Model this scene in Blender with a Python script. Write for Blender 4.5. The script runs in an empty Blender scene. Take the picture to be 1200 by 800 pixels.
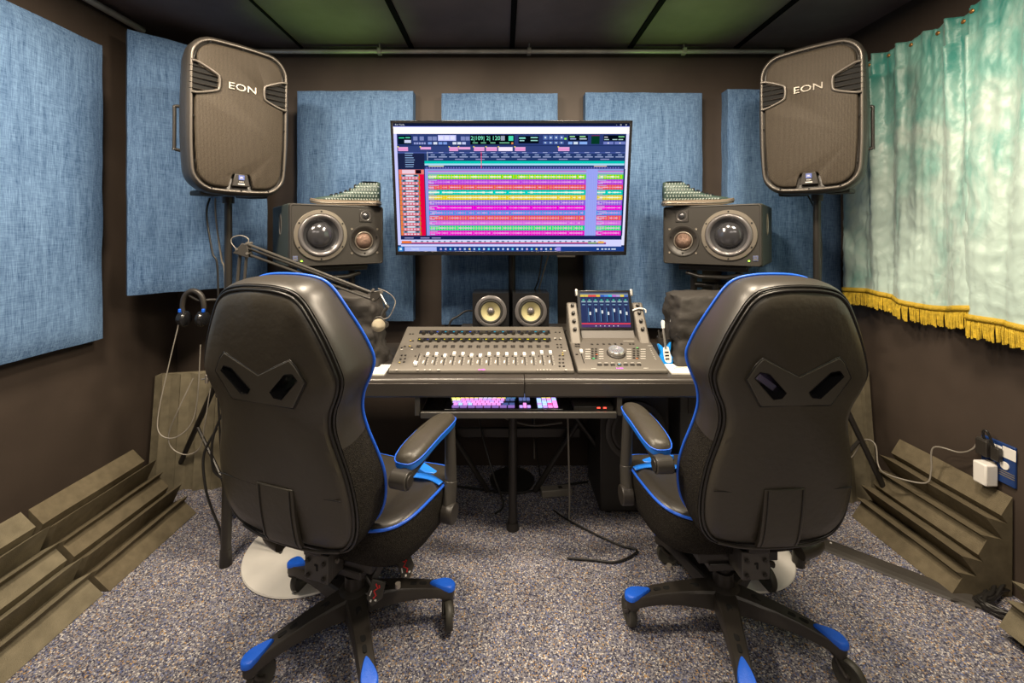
import bpy, bmesh, math, random
from mathutils import Vector, Matrix, noise
R = math.radians
PI = math.pi
random.seed(7)
scene = bpy.context.scene
col = scene.collection
F = 504.0                      # focal length in pixels of a 1200 px wide frame
CAMZ = 1.33                    # eye height
BACK, SIDE, CEIL = 2.48, 1.88, 2.41


def world_at(px, py, y):
    """point seen at (px,py) at depth y, in metres"""
    return Vector(((px - 590) / F * y, y, CAMZ - (py - 275) / F * y))


# ---------------------------------------------------------------- materials
def new_mat(name):
    m = bpy.data.materials.new(name)
    m.use_nodes = True
    nt = m.node_tree
    return m, nt, nt.nodes['Principled BSDF']


def plain(name, c, rough=0.5, metal=0.0, spec=0.5, var=0.0, scale=8.0, bump=0.0, bscale=60.0, emit=0.0, coat=0.0):
    m, nt, b = new_mat(name)
    b.inputs['Base Color'].default_value = (*c, 1)
    b.inputs['Roughness'].default_value = rough
    b.inputs['Metallic'].default_value = metal
    b.inputs['Specular IOR Level'].default_value = spec
    if coat:
        b.inputs['Coat Weight'].default_value = coat
    if emit:
        b.inputs['Emission Color'].default_value = (*c, 1)
        b.inputs['Emission Strength'].default_value = emit
    if var or bump:
        tc = nt.nodes.new('ShaderNodeTexCoord')
    if var:
        n = nt.nodes.new('ShaderNodeTexNoise')
        n.inputs['Scale'].default_value = scale
        n.inputs['Detail'].default_value = 6
        nt.links.new(tc.outputs['Object'], n.inputs['Vector'])
        r = nt.nodes.new('ShaderNodeValToRGB')
        r.color_ramp.elements[0].position = 0.3
        r.color_ramp.elements[1].position = 0.7
        r.color_ramp.elements[0].color = (*[x * (1 - var) for x in c], 1)
        r.color_ramp.elements[1].color = (*[min(1, x * (1 + var)) for x in c], 1)
        nt.links.new(n.outputs['Fac'], r.inputs['Fac'])
        nt.links.new(r.outputs['Color'], b.inputs['Base Color'])
    if bump:
        n2 = nt.nodes.new('ShaderNodeTexNoise')
        n2.inputs['Scale'].default_value = bscale
        n2.inputs['Detail'].default_value = 4
        nt.links.new(tc.outputs['Object'], n2.inputs['Vector'])
        bp = nt.nodes.new('ShaderNodeBump')
        bp.inputs['Strength'].default_value = bump
        bp.inputs['Distance'].default_value = 0.01
        nt.links.new(n2.outputs['Fac'], bp.inputs['Height'])
        nt.links.new(bp.outputs['Normal'], b.inputs['Normal'])
    return m


def weave(name, c1, c2, scale, rough=0.9, bump=0.3, blotch=0.15, bscale=3.0):
    """woven cloth: crossing wave bands with fine thread noise"""
    m, nt, b = new_mat(name)
    L = nt.links
    tc = nt.nodes.new('ShaderNodeTexCoord')
    ws = []
    for ax in ('X', 'Z'):
        w = nt.nodes.new('ShaderNodeTexWave')
        w.bands_direction = ax
        w.inputs['Scale'].default_value = scale
        w.inputs['Distortion'].default_value = 1.2
        w.inputs['Detail'].default_value = 2
        w.inputs['Detail Scale'].default_value = 3
        L.new(tc.outputs['Object'], w.inputs['Vector'])
        ws.append(w)
    mx = nt.nodes.new('ShaderNodeMath'); mx.operation = 'MULTIPLY'
    L.new(ws[0].outputs['Fac'], mx.inputs[0]); L.new(ws[1].outputs['Fac'], mx.inputs[1])
    n = nt.nodes.new('ShaderNodeTexNoise'); n.inputs['Scale'].default_value = 260; n.inputs['Detail'].default_value = 3
    L.new(tc.outputs['Object'], n.inputs['Vector'])
    n3 = nt.nodes.new('ShaderNodeTexNoise'); n3.inputs['Scale'].default_value = bscale; n3.inputs['Detail'].default_value = 4
    L.new(tc.outputs['Object'], n3.inputs['Vector'])
    a = nt.nodes.new('ShaderNodeMath'); a.operation = 'MULTIPLY_ADD'; a.inputs[1].default_value = 0.6
    L.new(n.outputs['Fac'], a.inputs[0]); L.new(mx.outputs[0], a.inputs[2])
    a2 = nt.nodes.new('ShaderNodeMath'); a2.operation = 'MULTIPLY_ADD'; a2.inputs[1].default_value = blotch * 3
    L.new(n3.outputs['Fac'], a2.inputs[0]); L.new(a.outputs[0], a2.inputs[2])
    r = nt.nodes.new('ShaderNodeValToRGB')
    r.color_ramp.elements[0].position = 0.25; r.color_ramp.elements[0].color = (*c1, 1)
    r.color_ramp.elements[1].position = 1.1 if False else 1.0; r.color_ramp.elements[1].color = (*c2, 1)
    L.new(a2.outputs[0], r.inputs['Fac'])
    L.new(r.outputs['Color'], b.inputs['Base Color'])
    b.inputs['Roughness'].default_value = rough
    b.inputs['Specular IOR Level'].default_value = 0.15
    bp = nt.nodes.new('ShaderNodeBump'); bp.inputs['Strength'].default_value = bump; bp.inputs['Distance'].default_value = 0.003
    L.new(a.outputs[0], bp.inputs['Height']); L.new(bp.outputs['Normal'], b.inputs['Normal'])
    return m


def burlap(name, c1, c2):
    m, nt, b = new_mat(name); L = nt.links
    tc = nt.nodes.new('ShaderNodeTexCoord'); outs = []
    for sc_ in ((330, 330, 26), (26, 330, 330), (3.0, 3.0, 2.0), (60, 60, 5)):
        mp = nt.nodes.new('ShaderNodeMapping'); mp.inputs['Scale'].default_value = sc_; L.new(tc.outputs['Object'], mp.inputs['Vector'])
        n = nt.nodes.new('ShaderNodeTexNoise'); n.inputs['Scale'].default_value = 1.0; n.inputs['Detail'].default_value = 3; L.new(mp.outputs[0], n.inputs['Vector']); outs.append(n.outputs['Fac'])
    def ma(x, k, y=None):
        q = nt.nodes.new('ShaderNodeMath'); q.operation = 'MULTIPLY_ADD'; L.new(x, q.inputs[0]); q.inputs[1].default_value = k
        if y is not None: L.new(y, q.inputs[2])
        else: q.inputs[2].default_value = 0
        return q.outputs[0]
    s = ma(outs[0], .36, ma(outs[1], .26, ma(outs[2], .16, ma(outs[3], .22))))
    r = nt.nodes.new('ShaderNodeValToRGB'); r.color_ramp.elements[0].position = .34; r.color_ramp.elements[0].color = (*c1, 1); r.color_ramp.elements[1].position = .66; r.color_ramp.elements[1].color = (*c2, 1)
    L.new(s, r.inputs['Fac']); L.new(r.outputs['Color'], b.inputs['Base Color']); b.inputs['Roughness'].default_value = .9; b.inputs['Specular IOR Level'].default_value = .15
    bp = nt.nodes.new('ShaderNodeBump'); bp.inputs['Strength'].default_value = .5; bp.inputs['Distance'].default_value = .004; L.new(s, bp.inputs['Height']); L.new(bp.outputs['Normal'], b.inputs['Normal'])
    return m


def speckle(name, stops, scale=220, rough=0.95, bump=0.5, base=None):
    """random coloured cells: carpet tufts"""
    m, nt, b = new_mat(name)
    L = nt.links
    tc = nt.nodes.new('ShaderNodeTexCoord')
    v = nt.nodes.new('ShaderNodeTexVoronoi'); v.inputs['Scale'].default_value = scale
    L.new(tc.outputs['Object'], v.inputs['Vector'])
    sp = nt.nodes.new('ShaderNodeSeparateColor'); L.new(v.outputs['Color'], sp.inputs['Color'])
    r = nt.nodes.new('ShaderNodeValToRGB'); r.color_ramp.interpolation = 'CONSTANT'
    els = r.color_ramp.elements
    while len(els) < len(stops):
        els.new(0.5)
    for e, (p, c) in zip(els, stops):
        e.position = p; e.color = (*c, 1)
    L.new(sp.outputs['Red'], r.inputs['Fac'])
    n = nt.nodes.new('ShaderNodeTexNoise'); n.inputs['Scale'].default_value = 2.2; n.inputs['Detail'].default_value = 5
    L.new(tc.outputs['Object'], n.inputs['Vector'])
    mr = nt.nodes.new('ShaderNodeMapRange'); mr.inputs['To Min'].default_value = 0.8; mr.inputs['To Max'].default_value = 1.15
    L.new(n.outputs['Fac'], mr.inputs['Value'])
    mm = nt.nodes.new('ShaderNodeMix'); mm.data_type = 'RGBA'; mm.blend_type = 'MULTIPLY'; mm.inputs['Factor'].default_value = 1
    L.new(r.outputs['Color'], mm.inputs['A']); L.new(mr.outputs['Result'], mm.inputs['B'])
    L.new(mm.outputs['Result'], b.inputs['Base Color'])
    b.inputs['Roughness'].default_value = rough
    b.inputs['Specular IOR Level'].default_value = 0.1
    bp = nt.nodes.new('ShaderNodeBump'); bp.inputs['Strength'].default_value = bump; bp.inputs['Distance'].default_value = 0.004
    L.new(v.outputs['Distance'], bp.inputs['Height']); L.new(bp.outputs['Normal'], b.inputs['Normal'])
    return m


def vcol_emit(name, strength):
    m = bpy.data.materials.new(name); m.use_nodes = True
    nt = m.node_tree; nt.nodes.clear()
    o = nt.nodes.new('ShaderNodeOutputMaterial'); e = nt.nodes.new('ShaderNodeEmission')
    a = nt.nodes.new('ShaderNodeAttribute'); a.attribute_name = 'Col'
    e.inputs['Strength'].default_value = strength
    nt.links.new(a.outputs['Color'], e.inputs['Color']); nt.links.new(e.outputs[0], o.inputs['Surface'])
    return m


def vcol_paint(name, rough=0.5, emit=0.0):
    m, nt, b = new_mat(name)
    a = nt.nodes.new('ShaderNodeAttribute'); a.attribute_name = 'Col'
    nt.links.new(a.outputs['Color'], b.inputs['Base Color'])
    b.inputs['Roughness'].default_value = rough
    if emit:
        nt.links.new(a.outputs['Color'], b.inputs['Emission Color'])
        b.inputs['Emission Strength'].default_value = emit
    return m


# ---------------------------------------------------------------- mesh builder
def TR(x=0, y=0, z=0, rx=0, ry=0, rz=0):
    return Matrix.Translation((x, y, z)) @ Matrix.Rotation(rz, 4, 'Z') @ Matrix.Rotation(ry, 4, 'Y') @ Matrix.Rotation(rx, 4, 'X')


def catmull(pts, n=8, closed=False):
    P = [Vector(p) for p in pts]
    out = []
    m = len(P)
    segs = m if closed else m - 1
    for i in range(segs):
        if closed:
            p0, p1, p2, p3 = P[(i - 1) % m], P[i], P[(i + 1) % m], P[(i + 2) % m]
        else:
            p0, p1, p2, p3 = P[max(i - 1, 0)], P[i], P[i + 1], P[min(i + 2, m - 1)]
        for k in range(n):
            t = k / n
            out.append(0.5 * ((2 * p1) + (p2 - p0) * t + (2 * p0 - 5 * p1 + 4 * p2 - p3) * t * t + (3 * p1 - p0 - 3 * p2 + p3) * t ** 3))
    if not closed:
        out.append(P[-1])
    return out


class MB:
    def __init__(s):
        s.v, s.f, s.m, s.c = [], [], [], []
        s.M = Matrix.Identity(4); s.mi = 0; s.col = (1, 1, 1)

    def add(s, vs, fs, M=None):
        T = s.M @ M if M is not None else s.M
        b = len(s.v)
        s.v += [tuple(T @ Vector(p)) for p in vs]
        for f in fs:
            s.f.append([b + i for i in f]); s.m.append(s.mi); s.c.append(s.col)
        return s

    def box(s, c, d, M=None):
        x, y, z = c; a, b, h = d[0] / 2, d[1] / 2, d[2] / 2
        vs = [(x + i * a, y + j * b, z + k * h) for k in (-1, 1) for j in (-1, 1) for i in (-1, 1)]
        return s.add(vs, [(0, 2, 3, 1), (4, 5, 7, 6), (0, 1, 5, 4), (2, 6, 7, 3), (0, 4, 6, 2), (1, 3, 7, 5)], M)

    def prism(s, poly, a, b, axis='Z', M=None):
        n = len(poly)
        def P(p, h):
            return {'Z': (p[0], p[1], h), 'Y': (p[0], h, p[1]), 'X': (h, p[0], p[1])}[axis]
        vs = [P(p, a) for p in poly] + [P(p, b) for p in poly]
        fs = [list(range(n))[::-1], list(range(n, 2 * n))] + [(i, (i + 1) % n, n + (i + 1) % n, n + i) for i in range(n)]
        return s.add(vs, fs, M)

    def loft(s, rings, cap0=True, cap1=True, M=None, closed=True):
        n = len(rings[0]); vs = [p for r in rings for p in r]; fs = []
        for k in range(len(rings) - 1):
            for i in range(n if closed else n - 1):
                j = (i + 1) % n
                fs.append((k * n + i, k * n + j, (k + 1) * n + j, (k + 1) * n + i))
        if cap0: fs.append(list(range(n))[::-1])
        if cap1: fs.append([(len(rings) - 1) * n + i for i in range(n)])
        return s.add(vs, fs, M)

    def lathe(s, prof, n=32, M=None, cap=True):
        """profile of (radius, height) about Z; radius 0 ends close to a point"""
        rings = [[(max(r, 1e-5) * math.cos(2 * PI * i / n), max(r, 1e-5) * math.sin(2 * PI * i / n), z) for i in range(n)] for r, z in prof]
        return s.loft(rings, cap, cap, M)

    def cyl(s, p, q, r, n=16, r2=None):
        p, q = Vector(p), Vector(q); d = q - p
        M = Matrix.Translation(p) @ d.to_track_quat('Z', 'Y').to_matrix().to_4x4()
        return s.lathe([(r, 0), (r if r2 is None else r2, d.length)], n, M)

    def tube(s, pts, r, n=8, closed=False):
        P = [Vector(p) for p in pts]; m = len(P); rings = []
        up = None
        for i in range(m):
            a = P[(i - 1) % m] if closed or i > 0 else P[i]
            b = P[(i + 1) % m] if closed or i < m - 1 else P[i]
            t = (b - a)
            if t.length < 1e-9: t = Vector((0, 0, 1))
            t.normalize()
            if up is None:
                up = Vector((0, 0, 1)) if abs(t.z) < 0.9 else Vector((1, 0, 0))
            u = (up - t * up.dot(t))
            if u.length < 1e-6: u = t.orthogonal()
            u.normalize(); w = t.cross(u); up = u
            rr = r(i / (m - 1)) if callable(r) else r
            rings.append([tuple(P[i] + (u * math.cos(2 * PI * k / n) + w * math.sin(2 * PI * k / n)) * rr) for k in range(n)])
        if closed:
            vs = [p for g in rings for p in g]; fs = []
            for k in range(m):
                kk = (k + 1) % m
                for i in range(n):
                    j = (i + 1) % n
                    fs.append((k * n + i, k * n + j, kk * n + j, kk * n + i))
            return s.add(vs, fs)
        return s.loft(rings)

    def text(s, txt, size, M, extrude=0.0, align='CENTER', sx=1.0):
        cu = bpy.data.curves.new('t', 'FONT'); cu.body = txt; cu.size = size; cu.extrude = extrude
        cu.align_x = align; cu.align_y = 'CENTER'; cu.resolution_u = 3
        ob = bpy.data.objects.new('t', cu)
        me = bpy.data.meshes.new_from_object(ob)
        s.add([(v.co.x * sx, v.co.y, v.co.z) for v in me.vertices], [list(p.vertices) for p in me.polygons], M)
        bpy.data.objects.remove(ob); bpy.data.meshes.remove(me); bpy.data.curves.remove(cu)
        return s

    def rect(s, x0, y0, x1, y1, z=0.0, c=None):
        if c is not None: s.col = c
        return s.add([(x0, y0, z), (x1, y0, z), (x1, y1, z), (x0, y1, z)], [(0, 1, 2, 3)])

    def build(s, name, mats, parent=None, bevel=0.0, smooth=35, sub=0, solid=0.0, vcol=False, seg=2, fixn=True):
        me = bpy.data.meshes.new(name)
        me.from_pydata(s.v, [], s.f)
        if not isinstance(mats, (list, tuple)): mats = [mats]
        for m in mats: me.materials.append(m)
        me.polygons.foreach_set('material_index', s.m)
        if vcol:
            ca = me.color_attributes.new('Col', 'FLOAT_COLOR', 'CORNER')
            li = 0
            for p in me.polygons:
                for _ in p.vertices:
                    ca.data[li].color = (*s.c[p.index], 1); li += 1
        if fixn:
            bm = bmesh.new(); bm.from_mesh(me)
            bmesh.ops.recalc_face_normals(bm, faces=bm.faces)
            bm.to_mesh(me); bm.free()
        if smooth:
            me.polygons.foreach_set('use_smooth', [True] * len(me.polygons))
            me.set_sharp_from_angle(angle=R(smooth))
        o = bpy.data.objects.new(name, me); col.objects.link(o)
        if parent is not None: o.parent = parent
        if solid:
            md = o.modifiers.new('s', 'SOLIDIFY'); md.thickness = solid
        if bevel:
            md = o.modifiers.new('b', 'BEVEL'); md.width = bevel; md.segments = seg; md.limit_method = 'ANGLE'; md.angle_limit = R(40)
        if sub:
            md = o.modifiers.new('u', 'SUBSURF'); md.levels = sub; md.render_levels = sub
        return o


def thing(name, label, cat, loc=(0, 0, 0), rz=0.0, group=None, rot=None):
    o = bpy.data.objects.new(name, None); col.objects.link(o)
    o.empty_display_size = 0.05
    o.location = loc; o.rotation_euler = rot if rot else (0, 0, rz)
    return tag(o, label, cat, group)


def tag(o, label, cat, group=None, kind=None):
    o['label'] = label; o['category'] = cat
    if group: o['group'] = group
    if kind: o['kind'] = kind
    return o


def struct(o):
    o['kind'] = 'structure'
    return o


def copy_tree(o, parent=None):
    c = o.copy(); col.objects.link(c)
    if parent is not None: c.parent = parent
    for ch in [x for x in bpy.data.objects if x.parent is o]:
        copy_tree(ch, c)
    return c


def boolean_cut(o, cutters):
    for c in cutters:
        md = o.modifiers.new('cut', 'BOOLEAN'); md.operation = 'DIFFERENCE'; md.object = c; md.solver = 'EXACT'
    dg = bpy.context.evaluated_depsgraph_get(); dg.update()
    me = bpy.data.meshes.new_from_object(o.evaluated_get(dg))
    o.modifiers.clear(); old = o.data; o.data = me; bpy.data.meshes.remove(old)
    me.polygons.foreach_set('use_smooth', [True] * len(me.polygons)); me.set_sharp_from_angle(angle=R(42))
    for c in cutters: bpy.data.objects.remove(c)



# ---------------------------------------------------------------- palette
M = {}
M['wall'] = plain('wall_paint', (0.056, 0.042, 0.033), 0.55, spec=0.35, var=0.25, scale=2.5, bump=0.08, bscale=14)
M['ceil'] = plain('ceiling_board', (0.150, 0.115, 0.110), 0.8, spec=0.2, var=0.2, scale=3, bump=0.1, bscale=80)
M['seam'] = plain('ceiling_seam', (0.010, 0.009, 0.009), 1.0, spec=0.0)
M['blue'] = burlap('blue_burlap', (0.022, 0.060, 0.150), (0.20, 0.335, 0.55))
M['carpet'] = speckle('carpet_tufts', [(0, (0.05, 0.05, 0.075)), (0.20, (0.12, 0.118, 0.155)), (0.42, (0.22, 0.21, 0.235)), (0.64, (0.32, 0.305, 0.32)), (0.80, (0.12, 0.15, 0.30)), (0.87, (0.42, 0.27, 0.13)), (0.925, (0.62, 0.59, 0.56))], 250)
M['foam'] = plain('acoustic_foam', (0.150, 0.125, 0.082), 0.95, spec=0.05, var=0.15, scale=30, bump=0.5, bscale=420)
M['foam2'] = plain('pale_acoustic_foam', (0.20, 0.175, 0.12), 0.95, spec=0.05, var=0.18, scale=20, bump=0.5, bscale=420)
M['leather'] = plain('black_leatherette', (0.045, 0.039, 0.028), 0.40, spec=0.5, var=0.12, scale=5, bump=0.10, bscale=55)
M['leather2'] = plain('smooth_black_leatherette', (0.034, 0.030, 0.025), 0.38, spec=0.6, bump=0.05, bscale=25)
M['meshcloth'] = speckle('perforated_black_fabric', [(0, (0.014, 0.012, 0.010)), (0.35, (0.024, 0.021, 0.017)), (0.8, (0.036, 0.032, 0.025))], 420, rough=0.7, bump=0.6)
M['bluepipe'] = plain('blue_piping', (0.02, 0.13, 0.75), 0.35)
M['bluetrim'] = plain('blue_vinyl', (0.02, 0.20, 0.80), 0.35)
M['bluecap'] = plain('blue_plastic', (0.01, 0.12, 0.72), 0.45, bump=0.15, bscale=300)
M['blackpipe'] = plain('black_piping', (0.012, 0.011, 0.010), 0.35)
M['plast'] = plain('black_plastic', (0.030, 0.026, 0.022), 0.42, spec=0.5, bump=0.06, bscale=250)
M['armp'] = plain('grey_black_plastic', (0.048, 0.044, 0.038), 0.35, spec=0.5)
M['gloss'] = plain('gloss_black', (0.012, 0.012, 0.013), 0.2)
M['metal'] = plain('black_metal', (0.03, 0.027, 0.024), 0.35, metal=0.3)
M['steel'] = plain('brushed_steel', (0.55, 0.53, 0.50), 0.35, metal=0.9)
M['pipe'] = plain('galvanised_conduit', (0.42, 0.40, 0.37), 0.4, metal=0.3, var=0.2, scale=10)
M['wheel'] = plain('caster_rubber', (0.045, 0.043, 0.034), 0.5)
M['rubber'] = plain('rubber', (0.022, 0.021, 0.018), 0.6)
M['ramp'] = plain('cable_ramp_rubber', (0.05, 0.045, 0.04), 0.5)
M['plate'] = plain('satin_mask_plate', (0.055, 0.050, 0.038), 0.33, spec=0.6)
M['hole'] = plain('dark_recess', (0.004, 0.004, 0.004), 0.9)
M['eon'] = plain('speaker_shell', (0.036, 0.032, 0.028), 0.38, spec=0.5, bump=0.12, bscale=300)
M['eonrim'] = plain('satin_rim', (0.13, 0.115, 0.10), 0.3, metal=0.3)
M['grille'] = weave('speaker_grille', (0.014, 0.011, 0.008), (0.110, 0.090, 0.068), 80, rough=0.45, bump=0.3, blotch=0.04)
M['silver'] = plain('silver_letters', (0.30, 0.275, 0.24), 0.3, metal=0.6)
M['cabinet'] = plain('monitor_cabinet', (0.034, 0.031, 0.028), 0.42, spec=0.4)
M['cabinetside'] = plain('monitor_side', (0.040, 0.050, 0.044), 0.5, spec=0.35)
M['baffle'] = plain('monitor_baffle', (0.036, 0.033, 0.029), 0.45, spec=0.4)
M['ring'] = plain('driver_ring', (0.26, 0.23, 0.19), 0.35, metal=0.6)
M['surround'] = plain('driver_surround', (0.16, 0.15, 0.15), 0.28, metal=0.4)
M['cone'] = plain('driver_cone', (0.07, 0.07, 0.075), 0.25, metal=0.4)
M['dome'] = plain('driver_dome', (0.11, 0.11, 0.12), 0.15, metal=0.7)
M['copper'] = plain('ribbed_dome', (0.20, 0.13, 0.10), 0.35, metal=0.7, bump=0.6, bscale=260)
M['ycone'] = plain('yellow_cone', (0.42, 0.38, 0.20), 0.5)
M['desk'] = plain('desk_laminate', (0.045, 0.039, 0.034), 0.3, spec=0.5, var=0.1, scale=12)
M['deskedge'] = plain('desk_edge', (0.060, 0.053, 0.046), 0.26, metal=0.3)
M['console'] = plain('console_metal', (0.135, 0.122, 0.104), 0.45, metal=0.2, spec=0.4)
M['console2'] = plain('console_side', (0.09, 0.08, 0.07), 0.5)
M['white'] = plain('white_plastic', (0.80, 0.78, 0.74), 0.4)
M['paper'] = plain('paper', (0.82, 0.80, 0.74), 0.8)
M['cloth'] = plain('black_cloth', (0.038, 0.034, 0.030), 0.7, spec=0.35, bump=0.6, bscale=14)
M['disc'] = plain('satin_steel_disc', (0.72, 0.70, 0.66), 0.42, metal=0.25, var=0.1, scale=6)
M['stand'] = plain('grey_stand', (0.10, 0.10, 0.095), 0.5)
M['jog'] = plain('jog_wheel_silver', (0.75, 0.74, 0.72), 0.22, metal=0.8)
M['gold'] = plain('gold_fringe', (0.58, 0.40, 0.035), 0.5, var=0.35, scale=60, bump=0.4, bscale=200)
M['goldb'] = plain('gold_braid', (0.50, 0.33, 0.02), 0.55, bump=0.5, bscale=300)
M['brass'] = plain('brass_button', (0.45, 0.22, 0.07), 0.4, metal=0.7)
M['socket'] = plain('blue_outlet_plate', (0.012, 0.04, 0.16), 0.4)
M['cable'] = plain('black_cable', (0.015, 0.014, 0.013), 0.4)
M['gcable'] = plain('grey_cable', (0.22, 0.20, 0.17), 0.35)
M['sole'] = plain('bronze_rubber', (0.26, 0.21, 0.16), 0.35, metal=0.35)
M['studs'] = plain('silver_studs', (0.75, 0.82, 0.78), 0.25, metal=0.7)
M['canvas'] = plain('green_black_canvas', (0.04, 0.07, 0.06), 0.5)
M['red'] = plain('red_marks', (0.7, 0.03, 0.03), 0.5)
M['led_g'] = plain('green_led', (0.35, 1.0, 0.05), 0.5, emit=3)
M['led_r'] = plain('red_led', (1.0, 0.05, 0.03), 0.5, emit=3)
M['micgrille'] = plain('mic_grille', (0.50, 0.44, 0.32), 0.4, metal=0.6, bump=0.6, bscale=700)
M['guitar'] = plain('guitar_blue', (0.01, 0.27, 0.80), 0.25)
M['screen'] = vcol_emit('screen_pixels', 0.62)
M['keys'] = vcol_paint('lit_keys', 0.5, 0.8)
M['paint'] = vcol_paint('printed_marks', 0.5)
M['leds'] = vcol_emit('console_leds', 0.9)
# ================================================================ the room
FRONT = -1.9


def shell(name, c, d, m):
    b = MB(); b.box(c, d)
    return struct(b.build(name, m, smooth=0))


shell('floor', (0, (BACK + FRONT) / 2, -0.05), (2 * SIDE + 0.4, BACK - FRONT + 0.4, 0.1), M['carpet'])
shell('ceiling', (0, (BACK + FRONT) / 2, CEIL + 0.05), (2 * SIDE + 0.4, BACK - FRONT + 0.4, 0.1), M['ceil'])
shell('wall_back', (0, BACK + 0.05, CEIL / 2), (2 * SIDE + 0.4, 0.1, CEIL), M['wall'])
shell('wall_front', (0, FRONT - 0.05, CEIL / 2), (2 * SIDE + 0.4, 0.1, CEIL), M['wall'])
shell('wall_left', (-SIDE - 0.05, (BACK + FRONT) / 2, CEIL / 2), (0.1, BACK - FRONT, CEIL), M['wall'])
shell('wall_right', (SIDE + 0.05, (BACK + FRONT) / 2, CEIL / 2), (0.1, BACK - FRONT, CEIL), M['wall'])
# ceiling tile battens (seams) running front to back
for i, x in enumerate((-1.16, -0.53, 0.05, 0.73, 1.34)):
    b = MB(); b.box((x, (BACK + FRONT) / 2, CEIL - 0.004), (0.028 if i != 0 else 0.012, BACK - FRONT, 0.008))
    struct(b.build('trim_%d' % (i + 1), M['seam'], smooth=0))

# conduits
b = MB(); b.tube([(-1.55, BACK - 0.05, 2.365), (1.58, BACK - 0.05, 2.365)], 0.0125, 12)
cd = b.build('conduit_pipe', M['pipe'])
tag(cd, 'thin grey metal conduit running along the top of the back wall', 'pipe')
for x in (-0.70, 0.145, 1.02):
    b = MB(); b.box((x, BACK - 0.05, 2.365), (0.022, 0.034, 0.034)); b.cyl((x, BACK - 0.05, 2.37), (x, BACK - 0.05, CEIL), 0.005, 8)
    b.build('pipe_clamp', M['pipe'], cd, bevel=0.003)
b = MB(); b.tube([(-SIDE + 0.035, -0.8, 2.375), (-SIDE + 0.035, 2.2, 2.375)], 0.016, 12)
tag(b.build('conduit_pipe', M['pipe']), 'dark conduit pipe along the ceiling edge above the left wall', 'pipe')


# ---------------------------------------------------------------- blue acoustic panels
def acoustic_panel(w, h, t, loc, rz, label):
    """cloth-wrapped absorber: softly bowed faces, rounded corners; origin at the bottom centre of its back"""
    b = MB(); nx, nz = 20, 36
    def P(i, k, s):
        u, v = i / nx * 2 - 1, k / nz * 2 - 1
        ex, ez = 1 - abs(u) ** 12 * 0.25, 1 - abs(v) ** 16 * 0.25
        wob = noise.noise(Vector((u * 2.1 + loc[0] * 7, v * 3.1, 3.3))) * 0.004
        wedge = noise.noise(Vector((loc[0] * 5, v * 4, 9))) * 0.004 * abs(u) ** 6
        x = u * w / 2 + wedge; z = h / 2 + v * h / 2 + noise.noise(Vector((u * 3, loc[0] * 3, 1))) * 0.004 * abs(v) ** 8
        y = -t * (min(ex, ez)) + wob if s else 0
        return (x, y, z)
    vs = [P(i, k, 1) for k in range(nz + 1) for i in range(nx + 1)]
    n = len(vs)
    vs += [P(i, k, 0) for k in range(nz + 1) for i in range(nx + 1)]
    fs = []
    for k in range(nz):
        for i in range(nx):
            a = k * (nx + 1) + i
            fs.append((a, a + 1, a + nx + 2, a + nx + 1)); fs.append((n + a, n + a + nx + 1, n + a + nx + 2, n + a + 1))
    for i in range(nx):
        fs.append((i, n + i, n + i + 1, i + 1)); a = nz * (nx + 1) + i
        fs.append((a, a + 1, n + a + 1, n + a))
    for k in range(nz):
        a = k * (nx + 1); fs.append((a, a + nx + 1, n + a + nx + 1, n + a)); a += nx
        fs.append((a, n + a, n + a + nx + 1, a + nx + 1))
    b.add(vs, fs)
    o = b.build('acoustic_panel', M['blue'], smooth=50)
    o.location = loc; o.rotation_euler = (0, 0, rz)
    return tag(o, label, 'acoustic panel', 'blue fabric acoustic panels')


def back_panel(px0, px1, top, bot, t, label):
    yf = BACK - t
    x0, x1 = (px0 - 590) / F * yf, (px1 - 590) / F * yf
    z0, z1 = CAMZ - (bot - 275) / F * yf, CAMZ - (top - 275) / F * yf
    acoustic_panel(x1 - x0, z1 - z0, t, ((x0 + x1) / 2, BACK - 0.001, z0), 0, label)


back_panel(346, 483, 105, 377, 0.09, 'blue fabric panel on the back wall behind the left monitor speaker')
back_panel(517, 654, 108, 381, 0.075, 'blue fabric panel on the back wall directly behind the large screen')
back_panel(687, 825, 107, 385, 0.09, 'blue fabric panel on the back wall right of the large screen, behind the tablet')
back_panel(855, 993, 103, 385, 0.09, 'rightmost blue fabric panel on the back wall, partly behind the curtain')
acoustic_panel(1.15, 1.33, 0.075, (-SIDE + 0.001, 1.955 - 0.575, 0.86), R(90), 'large blue fabric panel on the left wall nearest the viewer')
acoustic_panel(0.60, 1.245, 0.07, (-1.587, 2.262, 1.046), R(46), 'blue fabric panel set across the back left corner behind the hanging speaker')


# ---------------------------------------------------------------- foam
PROF = [(0, 0), (.080, -.002), (.087, .028), (.114, -.045), (.149, .045), (.172, -.034), (.184, -.004), (.245, -.004),
        (.250, .024), (.278, -.053), (.316, .045), (.338, -.038), (.352, 0), (.43, 0), (.43, -.085), (.085, -.085)]


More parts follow.
